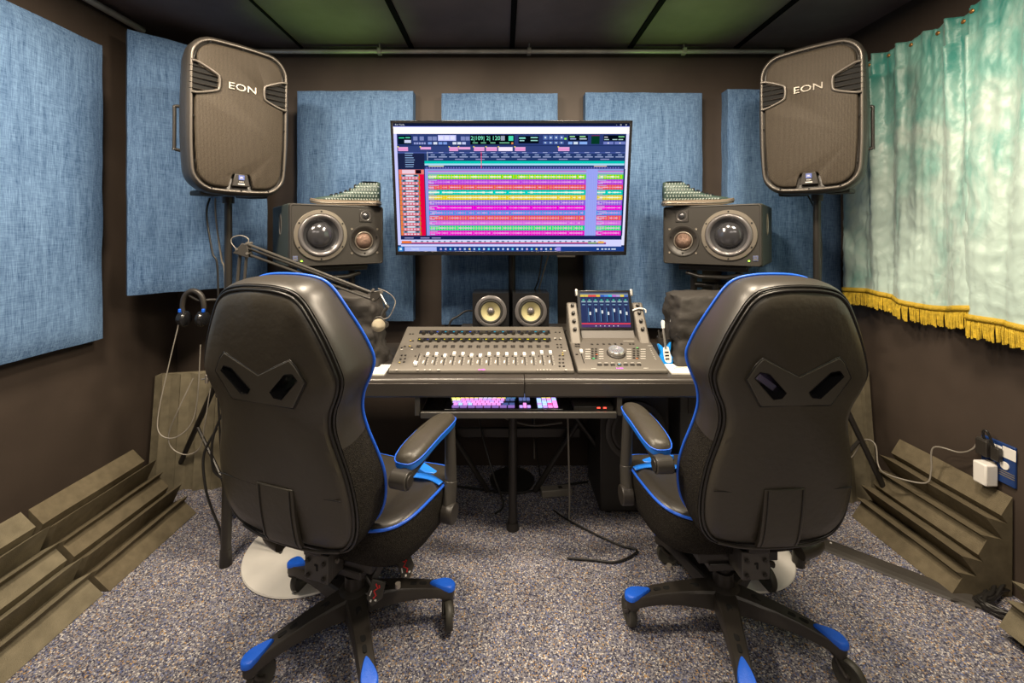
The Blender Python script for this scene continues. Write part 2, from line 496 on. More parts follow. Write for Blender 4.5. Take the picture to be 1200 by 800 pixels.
def foam_sheet(loc, rz, lean, length, label, m='foam', up=False, prof=PROF):
    """wedge foam sheet; local X is outward into the room, Y along the ridges, sheet rises towards -X"""
    b = MB(); L = R(lean)
    prof = list(prof[:-2]) + [(.43 * math.cos(L) ** 2, -.43 * math.sin(L) * math.cos(L))]   # solid down to the corner
    def S(u, v, w):
        return (-u * math.cos(L) + v * math.sin(L), w, u * math.sin(L) + v * math.cos(L))
    n = 14
    rings = []
    for k in range(n + 1):
        w = k / n * length
        rings.append([S(u + noise.noise(Vector((u * 9, w * 7, loc[1] * 3))) * .0025, v + noise.noise(Vector((u * 11, w * 6, 5 + loc[1]))) * .003, w) for u, v in prof])
    b.loft(rings)
    o = b.build('foam_wedge_sheet', M[m], smooth=0)
    o.location = loc; o.rotation_euler = (0, 0, rz)
    return tag(o, label, 'acoustic foam', 'ridged acoustic foam sheets')


foam_sheet((-1.467, 1.603, 0.002), 0, 45, 0.452, 'ridged foam sheet on the floor by the left wall, the farther one')
foam_sheet((-1.480, 1.135, 0.002), 0, 45, 0.455, 'ridged foam sheet on the floor by the left wall, nearest the viewer', 'foam2')
foam_sheet((1.643, 1.565, 0.002), R(180), 58, 0.45, 'ridged foam sheet leaning on the right wall under the power outlet').location.y = 2.03
o = foam_sheet((1.640, 1.425, 0.034), R(180), 58, 0.45, 'ridged foam piece at the bottom right corner by the cables', 'foam2')


def upright_foam(loc, rz, w, h, lean, label):
    b = MB(); n = 10
    prof = [(0, 0)]
    x = 0; k = 0
    while x < w - 0.01:
        x += w / 5
        prof += [(x - w / 5 * .45, -.012 - .012 * (k % 2)), (x - w / 5 * .38, -.030), (x, -.006 if k % 2 else -.018)]
        k += 1
    prof += [(w, 0.05), (0, 0.05)]
    rings = []
    for k in range(n + 1):
        z = k / n * h
        rings.append([(px, py + z * math.tan(R(lean)), z + (0.016 * abs(math.sin(px * 30)) if k == n else 0)) for px, py in prof])
    b.loft(rings)
    o = b.build('foam_wedge_sheet', M['foam2'], smooth=0)
    o.location = loc; o.rotation_euler = (0, 0, rz)
    return tag(o, label, 'acoustic foam', 'upright foam sheets in the corners')


upright_foam((-1.852, 2.235, 0.001), R(6), 0.45, 0.575, 6, 'tall foam sheet standing upright in the back left corner')
upright_foam((1.40, 2.20, 0.001), R(-7), 0.46, 0.62, 6, 'tall foam sheet standing upright in the back right corner')

# ---------------------------------------------------------------- curtain
def satin():
    m, nt, b = new_mat('sea_green_satin'); L = nt.links
    tc = nt.nodes.new('ShaderNodeTexCoord')
    mp = nt.nodes.new('ShaderNodeMapping'); mp.inputs['Scale'].default_value = (1, 1.2, 0.75); L.new(tc.outputs['Object'], mp.inputs['Vector'])
    n = nt.nodes.new('ShaderNodeTexNoise'); n.inputs['Scale'].default_value = 5.0; n.inputs['Detail'].default_value = 9; n.inputs['Roughness'].default_value = 0.62; n.inputs['Distortion'].default_value = 0.8
    L.new(mp.outputs[0], n.inputs['Vector'])
    # the colour is deeper at the heading and paler lower down
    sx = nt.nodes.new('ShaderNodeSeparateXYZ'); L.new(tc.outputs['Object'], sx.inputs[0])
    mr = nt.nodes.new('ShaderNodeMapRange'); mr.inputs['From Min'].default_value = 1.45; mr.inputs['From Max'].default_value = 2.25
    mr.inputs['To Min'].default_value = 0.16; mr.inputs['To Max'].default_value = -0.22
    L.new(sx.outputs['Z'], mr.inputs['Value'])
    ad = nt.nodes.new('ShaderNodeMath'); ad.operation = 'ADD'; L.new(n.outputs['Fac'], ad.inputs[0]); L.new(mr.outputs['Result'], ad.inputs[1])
    r = nt.nodes.new('ShaderNodeValToRGB'); e = r.color_ramp.elements
    e[0].position = 0.22; e[0].color = (0.05, 0.27, 0.235, 1); e[1].position = 0.60; e[1].color = (0.43, 0.555, 0.505, 1)
    x = e.new(0.40); x.color = (0.20, 0.42, 0.37, 1)
    L.new(ad.outputs[0], r.inputs['Fac']); L.new(r.outputs['Color'], b.inputs['Base Color'])
    b.inputs['Roughness'].default_value = 0.38; b.inputs['Specular IOR Level'].default_value = 0.5
    b.inputs['Sheen Weight'].default_value = 0.15
    n2 = nt.nodes.new('ShaderNodeTexNoise'); n2.inputs['Scale'].default_value = 9; n2.inputs['Detail'].default_value = 8; n2.inputs['Distortion'].default_value = 2.2
    L.new(tc.outputs['Object'], n2.inputs['Vector'])
    bp = nt.nodes.new('ShaderNodeBump'); bp.inputs['Strength'].default_value = 0.30; bp.inputs['Distance'].default_value = 0.012
    L.new(n2.outputs['Fac'], bp.inputs['Height']); L.new(bp.outputs['Normal'], b.inputs['Normal'])
    return m


M['satin'] = satin()


def curtain(y0, y1, ztop, zbot, xoff, label, seed, pleats):
    """hanging satin panel against the right wall, pinch pleats at the top, gold fringe at the hem"""
    root = thing('stage_curtain', label, 'curtain', (0, 0, 0), group='sea green satin curtains on the right wall')
    ny, nz = 340, 150
    def hem(y):
        return zbot + 0.022 * noise.noise(Vector((y * 3.0, seed, 0))) + 0.010 * math.sin(y * 11 + seed)
    def X(y, v):
        """v 0 at the hem, 1 at the heading"""
        a = 0
        for k, py in enumerate(pleats):
            d = y - (py + 0.05 * (1 - v) * math.sin(k * 2.3 + seed))
            wdt = 0.016 + 0.034 * (1 - v)
            a += math.exp(-(d / wdt) ** 2) * (0.030 if v > .9 else 0.036 + 0.010 * v) * (0.7 + 0.5 * math.sin(k * 1.7 + 1))
        a += 0.016 * noise.noise(Vector((y * 5, v * 1.3, seed))) + 0.014 * (1 - v) * math.sin(y * 19 + seed)
        cr = max(0.25, 1 - abs(v - 0.25) * 1.2)
        a += cr * 0.0045 * noise.noise(Vector((y * 16, v * 13, seed + 4))) + .006 * noise.noise(Vector((y * 26, v * 1.6, seed + 30))) + .003 * noise.noise(Vector((y * 55, v * 2.4, seed + 40))) + cr * 0.009 * (0.35 - abs(noise.noise(Vector((y * 15 + v * 6, v * 15 - y * 5, seed + 9))))) + 0.006 * (0.3 - abs(noise.noise(Vector((y * 34 + v * 10, v * 20, seed + 19)))))
        return SIDE - xoff - a
    def sag(y):
        g = min(abs(y - p) for p in pleats)
        return -0.020 * min(g / 0.07, 1)
    b = MB(); vs = []
    for k in range(nz + 1):
        v = k / nz
        for i in range(ny + 1):
            y = y0 + (y1 - y0) * i / ny
            z = hem(y) + (ztop + sag(y) - hem(y)) * v
            vs.append((X(y, v), y, z))
    fs = [(k * (ny + 1) + i, k * (ny + 1) + i + 1, (k + 1) * (ny + 1) + i + 1, (k + 1) * (ny + 1) + i) for k in range(nz) for i in range(ny)]
    b.add(vs, fs)
    b.build('curtain_cloth', M['satin'], root, smooth=180, solid=0.002)
    # braid and fringe
    b = MB(); vs = []
    for i in range(ny + 1):
        y = y0 + (y1 - y0) * i / ny; x = X(y, 0) - 0.004; z = hem(y)
        vs += [(x, y, z + 0.008), (x - 0.003, y, z - 0.004), (x, y, z - 0.014)]
    fs = []
    for i in range(ny):
        a = i * 3; fs += [(a, a + 1, a + 4, a + 3), (a + 1, a + 2, a + 5, a + 4)]
    b.add(vs, fs); b.build('gold_braid', M['goldb'], root, smooth=60, solid=0.004)
    b = MB(); y = y0; rr = random.Random(seed)
    while y < y1:
        x = X(y, 0) - 0.003; z = hem(y)
        ln = 0.078 + rr.uniform(-0.006, 0.006); dy = rr.uniform(-.004, .004); dx = rr.uniform(-.004, .003)
        b.tube([(x, y, z - 0.01), (x + dx - 0.002, y + dy * .4, z - ln * .5), (x + dx, y + dy, z - ln)], 0.0028, 5)
        y += 0.0048
    f = b.build('fringe', M['gold'], root, smooth=60); f['kind'] = 'stuff'
    for k, py in enumerate(pleats):
        y = py + 0.055
        if y < y1:
            b = MB(); b.lathe([(0, 0), (0.008, 0), (0.009, 0.003), (0.006, 0.006), (0, 0.007)], 12, TR(X(y, .97) - 0.001, y, ztop - 0.035, ry=R(-90)))
            b.build('brass_button', M['brass'], root)


curtain(1.615, 2.30, 2.215, 1.042, 0.045, 'pale green satin curtain with gold fringe, the farther one beside the right loudspeaker', 3, [1.66, 1.76, 1.87, 1.985, 2.10, 2.22])
curtain(0.55, 1.665, 2.225, 1.008, 0.075, 'pale green satin curtain with gold fringe, nearest the viewer at the right edge', 8, [0.62, 0.80, 0.98, 1.14, 1.30, 1.46, 1.60])

# ---------------------------------------------------------------- power outlet on the right wall
px = SIDE
root = thing('power_outlet', 'blue power outlet plate with white label low on the right wall', 'power outlet', (px, 1.628, 0.475))
b = MB(); b.box((-0.005, 0, 0), (0.010, 0.112, 0.150)); b.build('outlet_plate', M['socket'], root, bevel=0.003)
b = MB(); b.box((-0.0105, -0.038, 0.045), (0.002, 0.042, 0.042)); b.box((-0.0105, 0.005, 0.05), (0.002, 0.04, 0.02)); b.build('white_label', M['white'], root, bevel=0.001)
b = MB(); b.lathe([(0.014, 0), (0.014, 0.004), (0, 0.004)], 20, TR(-0.01, -0.025, -0.005, ry=R(-90))); b.build('socket_button', M['white'], root)
b = MB()
for z in (-0.028, -0.036, -0.044): b.box((-0.0105, -0.03, z), (0.0015, 0.05, 0.0035))
b.build('printed_stripe', M['silver'], root)
root = thing('plug_adapter', 'black plug adapter in the upper socket of the blue wall outlet', 'plug', (px - 0.0125, 1.655, 0.50))
b = MB(); b.box((-0.014, 0.005, 0.01), (0.024, 0.040, 0.06)); b.box((-0.012, -0.036, 0.005), (0.018, 0.028, 0.05)); b.build('plug_body', M['plast'], root, bevel=0.003)
b = MB(); b.box((-0.014, 0.004, 0.042), (0.02, 0.034, 0.006)); b.build('plug_cap', M['armp'], root, bevel=0.001)
root = thing('phone_charger', 'white block charger plugged into the blue wall outlet', 'charger', (px - 0.0125, 1.650, 0.44))
b = MB(); b.box((-0.026, -0.006, -0.02), (0.048, 0.048, 0.082)); b.build('charger_body', M['white'], root, bevel=0.006, seg=3)
b = MB(); b.box((-0.003, -0.006, 0.015), (0.008, 0.03, 0.02)); b.build('charger_neck', M['gcable'], root)


def cable(name, pts, r, m, label, cat='cable', group=None, n=8):
    b = MB(); b.tube(catmull(pts, n), r, 8)
    return tag(b.build(name, M[m], smooth=80), label, cat, group)


cable('charging_cable', [(1.855, 1.68, 0.53), (1.845, 1.69, 0.49), (1.835, 1.73, 0.455), (1.80, 1.80, 0.44), (1.79, 1.80, 0.34), (1.77, 1.81, 0.285), (1.70, 1.90, 0.27), (1.70, 1.95, 0.285), (1.72, 1.99, 0.36), (1.70, 2.03, 0.36), (1.66, 2.06, 0.26), (1.62, 2.09, 0.3), (1.58, 2.11, 0.45), (1.55, 2.12, 0.52)], 0.0032, 'gcable',
      'thin grey charging cable looping from the wall outlet over the foam')
cable('charging_cable', [(1.852, 1.655, 0.535), (1.84, 1.65, 0.575), (1.84, 1.635, 0.58), (1.85, 1.622, 0.53), (1.862, 1.618, 0.50)], 0.004, 'cable', 'short black cable loop on top of the wall outlet plug')
# black cable bundle bottom right
rr = random.Random(4)
for k in range(7):
    o1, o2 = rr.uniform(-.04, .04), rr.uniform(-.05, .05)
    cable('power_cable', [(1.86, 1.62 + o1, 0.012 + .006 * k), (1.76, 1.56 + o2 * .4, 0.022 + .007 * (k % 3)), (1.70, 1.535 + o1 * .5, 0.012 + .008 * (k % 3)), (1.74, 1.47 + o2 * .3, 0.012 + .004 * k), (1.80, 1.40 + o1, 0.02), (1.87, 1.36 + o2, 0.02)], 0.006, 'cable',
          'black cable in the tangle on the floor at the bottom right', 'cable', 'tangled black cables bottom right')
b = MB(); pl = []
for k in range(2):
    pl.append([(1.665, 1.575, .003), (1.72, 1.565, .003), (1.74, 1.52, .003), (1.70, 1.53, .003), (1.66, 1.545, .003)])
b.prism([(1.62, 1.56), (1.70, 1.575), (1.735, 1.53), (1.715, 1.505), (1.69, 1.53)], 0.002, 0.010)
tag(b.build('cloth_scrap', M['cloth'], bevel=0.002), 'small black rubber scrap on the floor at the foam corner by the tangled cables', 'scrap')
# flat cable cover on the floor right
b = MB(); p0, p1 = Vector((1.28, 1.93, 0)), Vector((1.70, 1.555, 0)); d = (p1 - p0).normalized(); nn = Vector((-d.y, d.x, 0))
cr = [(-0.045, 0.001), (-0.040, 0.008), (-0.02, 0.013), (0.02, 0.013), (0.040, 0.008), (0.045, 0.001)]
b.loft([[tuple(p + nn * a + Vector((0, 0, h))) for a, h in cr] for p in (p0, p1)])
cv = b.build('cable_cover', M['ramp'], smooth=0)
tag(cv, 'flat dark cable cover strip on the carpet right of the right chair', 'cable cover')
b = MB(); b.lathe([(0.004, 0), (0.004, 0.002), (0, 0.002)], 10, Matrix.Translation(p0 + d * 0.15 + nn * .01 + Vector((0, 0, 0.0132)))); b.build('screw', M['white'], cv)
# ================================================================ desk
DT = 0.757                     # desk top height
YF = 1.715                     # front edge of the desk
desk = thing('studio_desk', 'long black studio desk holding the mixing console, with rounded front edge', 'desk', (0.05, 1.98, 0))
dx, dy = 0.05, 1.98


def dloc(x, y, z=0): return (x - dx, y - dy, z)


for (x0, x1) in ((-1.15, 0.083), (0.086, 1.22)):
    prof = []
    y0 = YF - dy; y1 = 2.28 - dy
    for k in range(9):
        a = PI / 2 + k / 8 * PI / 2
        prof.append((y0 + 0.020 + 0.020 * math.cos(a), DT - 0.02 + 0.020 * math.sin(a)))
    prof += [(y0, DT - 0.07), (y0 + 0.006, DT - 0.078), (y0 + 0.03, DT - 0.078), (y0 + 0.03, DT - 0.03), (y1, DT - 0.03), (y1, DT)]
    b = MB(); b.prism([(p[0], p[1]) for p in prof], x0 - dx, x1 - dx, 'X')
    b.build('worktop', M['desk'], desk, smooth=30)
    b = MB(); b.box(((x0 + x1) / 2 - dx, y0 + 0.0005, DT - 0.045), (x1 - x0 - 0.004, 0.004, 0.052))
    b.build('front_edge', M['deskedge'], desk, bevel=0.0018)
for x in (-1.12, 1.19):
    b = MB(); b.cyl(dloc(x, 1.735, 0.06), dloc(x, 1.76, DT - 0.08), 0.019, 16); b.cyl(dloc(x, 1.735, 0.0), dloc(x, 1.735, 0.065), 0.024, 16, 0.021)
    b.build('leg', M['metal'], desk)
b = MB(); b.cyl(dloc(0.042, 1.95, 0.0), dloc(0.042, 1.95, DT - 0.03), 0.019, 16); b.cyl(dloc(0.042, 1.95, 0), dloc(0.042, 1.95, 0.03), 0.03, 16, 0.024)
b.build('leg', M['metal'], desk)
for (x, y, r_) in ((-.80, 1.845, .28), (.95, 1.84, .25)):
    b = MB(); b.lathe([(r_ - .003, 0), (r_, .004), (r_ - .003, .009), (.05, .014), (0, .014)], 72, TR(x - dx, y - dy, .001)); pb = b.build('pedestal_base', M['disc'], desk, smooth=30)
    pb['label'] = 'pale round metal base plate'
    b = MB(); b.cyl(dloc(x, y, .012), dloc(x, y, DT - .03), .03, 20); b.build('pedestal_column', M['stand'], desk)
for s in (-1, 1):
    b = MB(); b.tube([dloc(0.04 + s * .62, 2.16, 0.02), dloc(0.04 + s * .10, 2.18, DT - 0.05)], 0.014, 10)
    b.tube([dloc(0.04 + s * .12, 2.2, 0.02), dloc(0.04 + s * .55, 2.2, DT - 0.05)], 0.014, 10)
    b.build('cross_brace', M['metal'], desk)
b = MB(); b.box(dloc(0.05, 2.245, 0.30), (0.7, 0.02, 0.05)); b.build('crossbar', M['metal'], desk, bevel=0.004)
b = MB(); b.box(dloc(0.06, 2.225, 0.845), (0.56, 0.16, 0.02)); b.box(dloc(-0.20, 2.225, 0.80), (0.02, 0.15, 0.07)); b.box(dloc(0.32, 2.225, 0.80), (0.02, 0.15, 0.07))
b.build('riser_shelf', M['desk'], desk, bevel=0.002)
# keyboard tray
tray = MB(); tray.box(dloc(0.06, 1.90, 0.612), (0.78, 0.36, 0.012)); to = tray.build('keyboard_tray', M['gloss'], desk, bevel=0.002)
b = MB(); b.box(dloc(0.06, 1.715, 0.612), (0.78, 0.014, 0.026)); b.build('tray_lip', M['armp'], to, bevel=0.003)
for x in (-0.345, 0.465):
    b = MB(); b.box(dloc(x, 1.90, 0.645), (0.02, 0.36, 0.078)); b.build('tray_rail', M['armp'], desk, bevel=0.002)

# keyboard -------------------------------------------------------
kb = thing('computer_keyboard', 'backlit keyboard with pink and yellow keys on the pull-out tray', 'keyboard', (-0.005, 1.80, 0.6185))
kb.scale = (1.06, 1.0, 1.0)
b = MB(); b.prism([(-0.065, 0), (0.065, 0), (0.065, 0.020), (-0.065, 0.008)], -0.222, 0.232, 'X'); b.build('keyboard_body', M['gloss'], kb, bevel=0.002)
rk = random.Random(2)
PINK, YEL, VIO, LBL, ROSE, WHT = (0.85, 0.30, 0.75), (0.85, 0.80, 0.15), (0.55, 0.35, 0.95), (0.45, 0.65, 1.0), (0.9, 0.08, 0.35), (0.85, 0.75, 1.0)


def keyrow(b, x0, x1, n, y, cols, w=0.0145):
    for i in range(n):
        x = x0 + (x1 - x0) * (i + .5) / n
        b.col = cols(i)
        hh = 0.009 + (y + 0.065) * 0.092
        b.box((x, y, hh + 0.003), ((x1 - x0) / n * 0.84, w, 0.006))


blk = MB()
keyrow(blk, -0.215, -0.200, 1, 0.053, lambda i: (0.05, .1, .3))
keyrow(blk, -0.185, -0.115, 4, 0.053, lambda i: (0.75, .35, .45)); keyrow(blk, -0.105, -0.035, 4, 0.053, lambda i: (0.75, .40, .50)); keyrow(blk, -0.025, 0.045, 4, 0.053, lambda i: (.75, .35, .45) if i < 2 else ((.1, .55, .6) if i == 2 else ROSE))
keyrow(blk, -0.205, 0.015, 12, 0.030, lambda i: YEL if (i < 6 or i > 9) else (.7, .75, .6)); keyrow(blk, 0.017, 0.055, 2, 0.030, lambda i: (0.05, .2, .35))
keyrow(blk, -0.200, 0.010, 12, 0.010, lambda i: (.80, .78, .35) if i < 2 else rk.choice([PINK, PINK, VIO, WHT])); keyrow(blk, 0.012, 0.050, 2, 0.010, lambda i: (.08, .12, .3))
keyrow(blk, -0.195, 0.005, 11, -0.010, lambda i: rk.choice([PINK, WHT, PINK, VIO]))
keyrow(blk, -0.190, -0.005, 10, -0.030, lambda i: rk.choice([PINK, PINK, LBL])); keyrow(blk, 0.0, 0.05, 2, -0.030, lambda i: (.05, .08, .22))
keyrow(blk, -0.195, 0.05, 8, -0.050, lambda i: (.22, .12, .4))
blk.build('letter_keys', M['keys'], kb, vcol=True, bevel=0.001)
blk = MB()
for y in (0.053, 0.030, 0.010): keyrow(blk, 0.065, 0.110, 3, y, lambda i: (.10, .14, .32))
blk.build('navigation_keys', M['keys'], kb, vcol=True, bevel=0.001)
blk = MB()
keyrow(blk, 0.080, 0.095, 1, -0.030, lambda i: PINK); keyrow(blk, 0.065, 0.110, 3, -0.050, lambda i: VIO if i != 1 else PINK)
blk.build('arrow_keys', M['keys'], kb, vcol=True, bevel=0.001)
blk = MB()
keyrow(blk, 0.125, 0.150, 1, 0.053, lambda i: (.08, .10, .25))
for y, c in ((0.030, [(.1, .1, .3), YEL, YEL, VIO]), (0.010, [LBL, VIO, PINK, LBL]), (-0.010, [LBL, LBL, LBL, PINK]), (-0.030, [VIO, LBL, ROSE, PINK]), (-0.050, [LBL, VIO, PINK, PINK])):
    keyrow(blk, 0.135, 0.215, 4, y, lambda i: c[i])
blk.build('number_keys', M['keys'], kb, vcol=True, bevel=0.001)
td = thing('audio_interface', 'small flat grey device with two red lights on the keyboard tray', 'audio device', (0.365, 1.80, 0.6185))
b = MB(); b.box((0, 0, 0.009), (0.16, 0.12, 0.018)); b.build('device_body', M['armp'], td, bevel=0.003)
for x in (0.02, 0.045):
    b = MB(); b.box((x, -0.0605, 0.012), (0.012, 0.003, 0.004)); b.build('indicator_light', M['led_r'], td)

# ================================================================ mixing console
CX = -0.091; CW = 0.766; CD = 0.35
y0c = 1.768
TH = math.atan2(0.10, 0.35)
con = thing('mixing_console', 'grey sloping mixing console with rows of faders on the desk', 'mixing console', (CX, y0c, DT))
z0c, z1c = 0.018, 0.122        # heights of the front and back of the top face
b = MB(); b.prism([(0, 0), (CD, 0), (CD, z1c), (0.006, z0c + .001), (0, z0c - 0.006)], -CW / 2, CW / 2, 'X')
b.build('console_body', M['console'], con, bevel=0.004)
SL = math.atan2(z1c - z0c, CD)
LEN = math.hypot(CD, z1c - z0c)


def c_s(py, ya=y0c, za=z0c, yl=CD, zl=z1c - z0c):
    """fraction up the sloped face for an image row"""
    lo, hi = 0.0, 1.0
    for _ in range(40):
        m = (lo + hi) / 2
        if 275 + F * (CAMZ - DT - za - zl * m) / (ya + yl * m) > py: lo = m
        else: hi = m
    return lo


def c_x(px, s, ya=y0c, yl=CD, cx=CX):
    return (px - 590) / F * (ya + yl * s) - cx


face = TR(0, 0, z0c, rx=SL)    # local frame on the sloped face: x, y up the slope, z outwards


def fpos(parent_obj, o, x, s, z=0.0006, ln=LEN, M0=face):
    o.matrix_local = M0 @ Matrix.Translation((x, s * ln, z))


def proto(b, name, m, parent, **k):
    return b.build(name, m, parent, **k)


def ccopy(o, parent):
    c = copy_tree(o, parent); return c


crop = lambda cx_, cy_: (440 + cx_ / 3.6375, 300 + cy_ / 3.6375)
# two display strips
for ya, yb, xa, xb in ((318, 331, 185, 745), (350, 363, 178, 748)):
    sa, sb = c_s(300 + yb / 3.6375), c_s(300 + ya / 3.6375)
    x0, x1 = c_x(440 + xa / 3.6375, sa), c_x(440 + xb / 3.6375, sa)
    b = MB(); b.box((0, 0, 0.001), (x1 - x0, (sb - sa) * LEN, 0.003)); o = b.build('display_strip', M['gloss'], con, bevel=0.0008)
    fpos(con, o, (x0 + x1) / 2, (sa + sb) / 2)
    d = MB(); rr = random.Random(int(ya)); n = 16
    for i in range(n):
        w = (x1 - x0) / n; xx = -(x1 - x0) / 2 + w * i
        base = [(0.05, .12, .7), (0.02, .35, .55), (.02, .02, .05)][rr.randrange(3)] if ya == 318 else [(.04, .05, .3), (.75, .65, .02), (.6, .5, .02)][rr.randrange(3) if i < 7 else rr.choice((1, 1, 2))]
        d.rect(xx + w * .12, -0.004, xx + w * .60, 0.003, 0.0028, base)
    oo = d.build('display_segments', M['leds'], o, vcol=True, smooth=0, fixn=False)
# knobs
b = MB(); b.lathe([(0.0085, 0), (0.0085, 0.004), (0.007, 0.013), (0.0062, 0.0145), (0, 0.0145)], 14)
knob = b.build('knob', M['plast'], con)
b = MB(); b.lathe([(0.0035, 0), (0.0035, 0.002), (0, 0.002)], 8)
first = True
LEDC = [(0.05, .7, .9), (.9, .25, .2), (.1, .9, .3), (.8, .2, .9), (.7, .6, .3), (.3, .3, .95), (.9, .3, .25), (.9, .4, .3), (.9, .15, .7), (.8, .7, .5), (.8, .75, .5), (.7, .6, .4), (.7, .6, .4), (.7, .6, .4), (.7, .6, .4), (.7, .6, .4)]
lights = MB()
knobs = []
for row, (yy, xs) in enumerate(((333, (205, 728)), (364, (198, 733)))):
    for i in range(16):
        s = c_s(300 + yy / 3.6375); x = c_x(440 + (xs[0] + (xs[1] - xs[0]) * i / 15) / 3.6375, s)
        k = knob if first else ccopy(knob, con); first = False
        fpos(con, k, x, s); knobs.append(k)
        lights.M = face
        lights.col = LEDC[i] if row == 0 else (.9, .35, .35)
        lights.add([(x + a, s * LEN + .0135 + bb, .004) for a, bb in ((-.004, 0), (.004, 0), (.004, .006), (-.004, .006))], [(0, 1, 2, 3)])
# assign, soft keys and side button lights
lights.build('status_lights', M['leds'], con, vcol=True, smooth=0, fixn=False)
# button banks: 16 channel pads
b = MB()
for ii in range(2):
    for jj in range(2): b.box((-0.005 + ii * 0.010, jj * 0.0105 - 0.005, 0.0015), (0.0085, 0.008, 0.003))
bank = b.build('button_bank', M['plast'], con, bevel=0.0008)
s = c_s(300 + 386 / 3.6375)
for i in range(16):
    x = c_x(440 + (184 + (732 - 184) * i / 15) / 3.6375, s)
    k = bank if i == 0 else ccopy(bank, con); fpos(con, k, x, s)
# fader slots and caps
b = MB(); b.box((0, 0.0, 0.0003), (0.003, 0.085, 0.001)); slot = b.build('fader_slot', M['hole'], con)
b = MB(); b.prism([(-0.013, 0), (0.013, 0), (0.011, 0.010), (0.004, 0.0085), (-0.004, 0.0085), (-0.011, 0.010)], -0.0065, 0.0065, 'X')
cap = b.build('fader_cap', M['white'], con, bevel=0.0012)
b = MB(); b.box((0.0, 0.0, 0.0015), (0.006, 0.006, 0.003)); sb_ = b.build('channel_button', M['plast'], con, bevel=0.0006)
capy = [460, 421, 421, 427, 418, 420, 426, 427, 421, 421, 421, 421, 421, 419, 413, 413]
marks = MB(); marks.M = face
for i in range(16):
    sm = c_s(300 + 440 / 3.6375)
    xm = c_x(440 + (180 + (750 - 180) * i / 15) / 3.6375, sm)
    k = slot if i == 0 else ccopy(slot, con); fpos(con, k, xm, sm)
    s = c_s(300 + capy[i] / 3.6375 + .8)
    k = cap if i == 0 else ccopy(cap, con); fpos(con, k, xm, s, 0.001)
    k = sb_ if i == 0 else ccopy(sb_, con); fpos(con, k, xm - 0.014, c_s(300 + 427 / 3.6375))
    marks.col = (0.75, 0.72, 0.66)
    for t in range(9):
        yy = sm * LEN + (t - 4) * 0.0095
        marks.add([(xm + .006, yy, .001), (xm + .011, yy, .001), (xm + .011, yy + .0014, .001), (xm + .006, yy + .0014, .001)], [(0, 1, 2, 3)])
    marks.add([(xm - .014, sm * LEN - .03, .001), (xm - .009, sm * LEN - .03, .001), (xm - .007, sm * LEN - .008, .001), (xm - .012, sm * LEN - .008, .001)], [(0, 1, 2, 3)])
# side buttons left and right
side = [(148, 333), (160, 333), (150, 363), (160, 362), (112, 392), (125, 386), (145, 386), (155, 392), (112, 424), (108, 440), (128, 424), (126, 438), (122, 452),
        (768, 326), (785, 326), (768, 356), (785, 356), (775, 378), (790, 378), (777, 390), (792, 390), (785, 425), (800, 425), (785, 440), (800, 440), (785, 455), (800, 455), (785, 470), (803, 470)]
b = MB(); b.box((0, 0, 0.0015), (0.008, 0.0065, 0.003)); ss = b.build('function_button', M['plast'], con, bevel=0.0006)
for i, (a, c_) in enumerate(side):
    s = c_s(300 + c_ / 3.6375); k = ss if i == 0 else ccopy(ss, con); fpos(con, k, c_x(440 + a / 3.6375, s), s)
for a, c_, w in ((112, 398, 10), (155, 398, 9), (90, 490, 7), (180, 490, 8), (210, 490, 6), (232, 490, 7), (268, 490, 12), (806, 404, 12), (812, 488, 8), (765, 350, 9), (790, 350, 8), (690, 489, 3), (704, 489, 3), (718, 489, 3), (732, 489, 3), (746, 489, 3)):
    s = c_s(300 + c_ / 3.6375); x = c_x(440 + a / 3.6375, s); w = w / 3.6375 / F * 1.85
    marks.add([(x - w / 2, s * LEN - .002, .001), (x + w / 2, s * LEN - .002, .001), (x + w / 2, s * LEN + .002, .001), (x - w / 2, s * LEN + .002, .001)], [(0, 1, 2, 3)])
marks.build('printed_marks', M['paint'], con, vcol=True, smooth=0, fixn=False)
b = MB(); b.text('AVID', 0.013, Matrix.Identity(4)); o = b.build('brand_lettering', plain('purple_lettering', (.75, .1, .8), .4, emit=.6), con, smooth=0); s = c_s(300 + 490 / 3.6375); fpos(con, o, c_x(440 + 453 / 3.6375, s), s, .0012)
lg = MB(); lg.M = face; lg.col = (1, .65, .1)
for a, c_ in ((150, 362), (147, 386), (103, 456), (798, 424), (798, 415)):
    s = c_s(300 + c_ / 3.6375); x = c_x(440 + a / 3.6375, s)
    lg.add([(x - .003, s * LEN - .003, .0042), (x + .003, s * LEN - .003, .0042), (x + .003, s * LEN + .003, .0042), (x - .003, s * LEN + .003, .0042)], [(0, 1, 2, 3)])
lg.build('button_lights', M['leds'], con, vcol=True, smooth=0, fixn=False)

# ================================================================ control surface (dock) with tablet
DXC = 0.4915; DW = 0.372
dock = thing('control_surface', 'grey control surface with jog wheel and tablet cradle right of the mixing console', 'control surface', (DXC, y0c, DT))
DD = 0.26; dz1 = 0.095
b = MB(); b.prism([(0, 0), (DD + .09, 0), (DD + .09, dz1 + .005), (DD, dz1), (0.006, z0c + .001), (0, z0c - 0.006)], -DW / 2, DW / 2, 'X')
b.build('dock_body', M['console'], dock, bevel=0.004)
DSL = math.atan2(dz1 - z0c, DD); DLEN = math.hypot(DD, dz1 - z0c)
dface = TR(0, 0, z0c, rx=DSL)
ds = lambda py: c_s(py, zl=dz1 - z0c, yl=DD)
dxx = lambda px, s: c_x(px, s, yl=DD, cx=DXC)


def dpos(o, px, py, z=0.0006):
    s = ds(py); o.matrix_local = dface @ Matrix.Translation((dxx(px, s), s * DLEN, z)); return s


dc = lambda cx_, cy_: (570 + cx_ / 5.217, 340 + cy_ / 5.217)
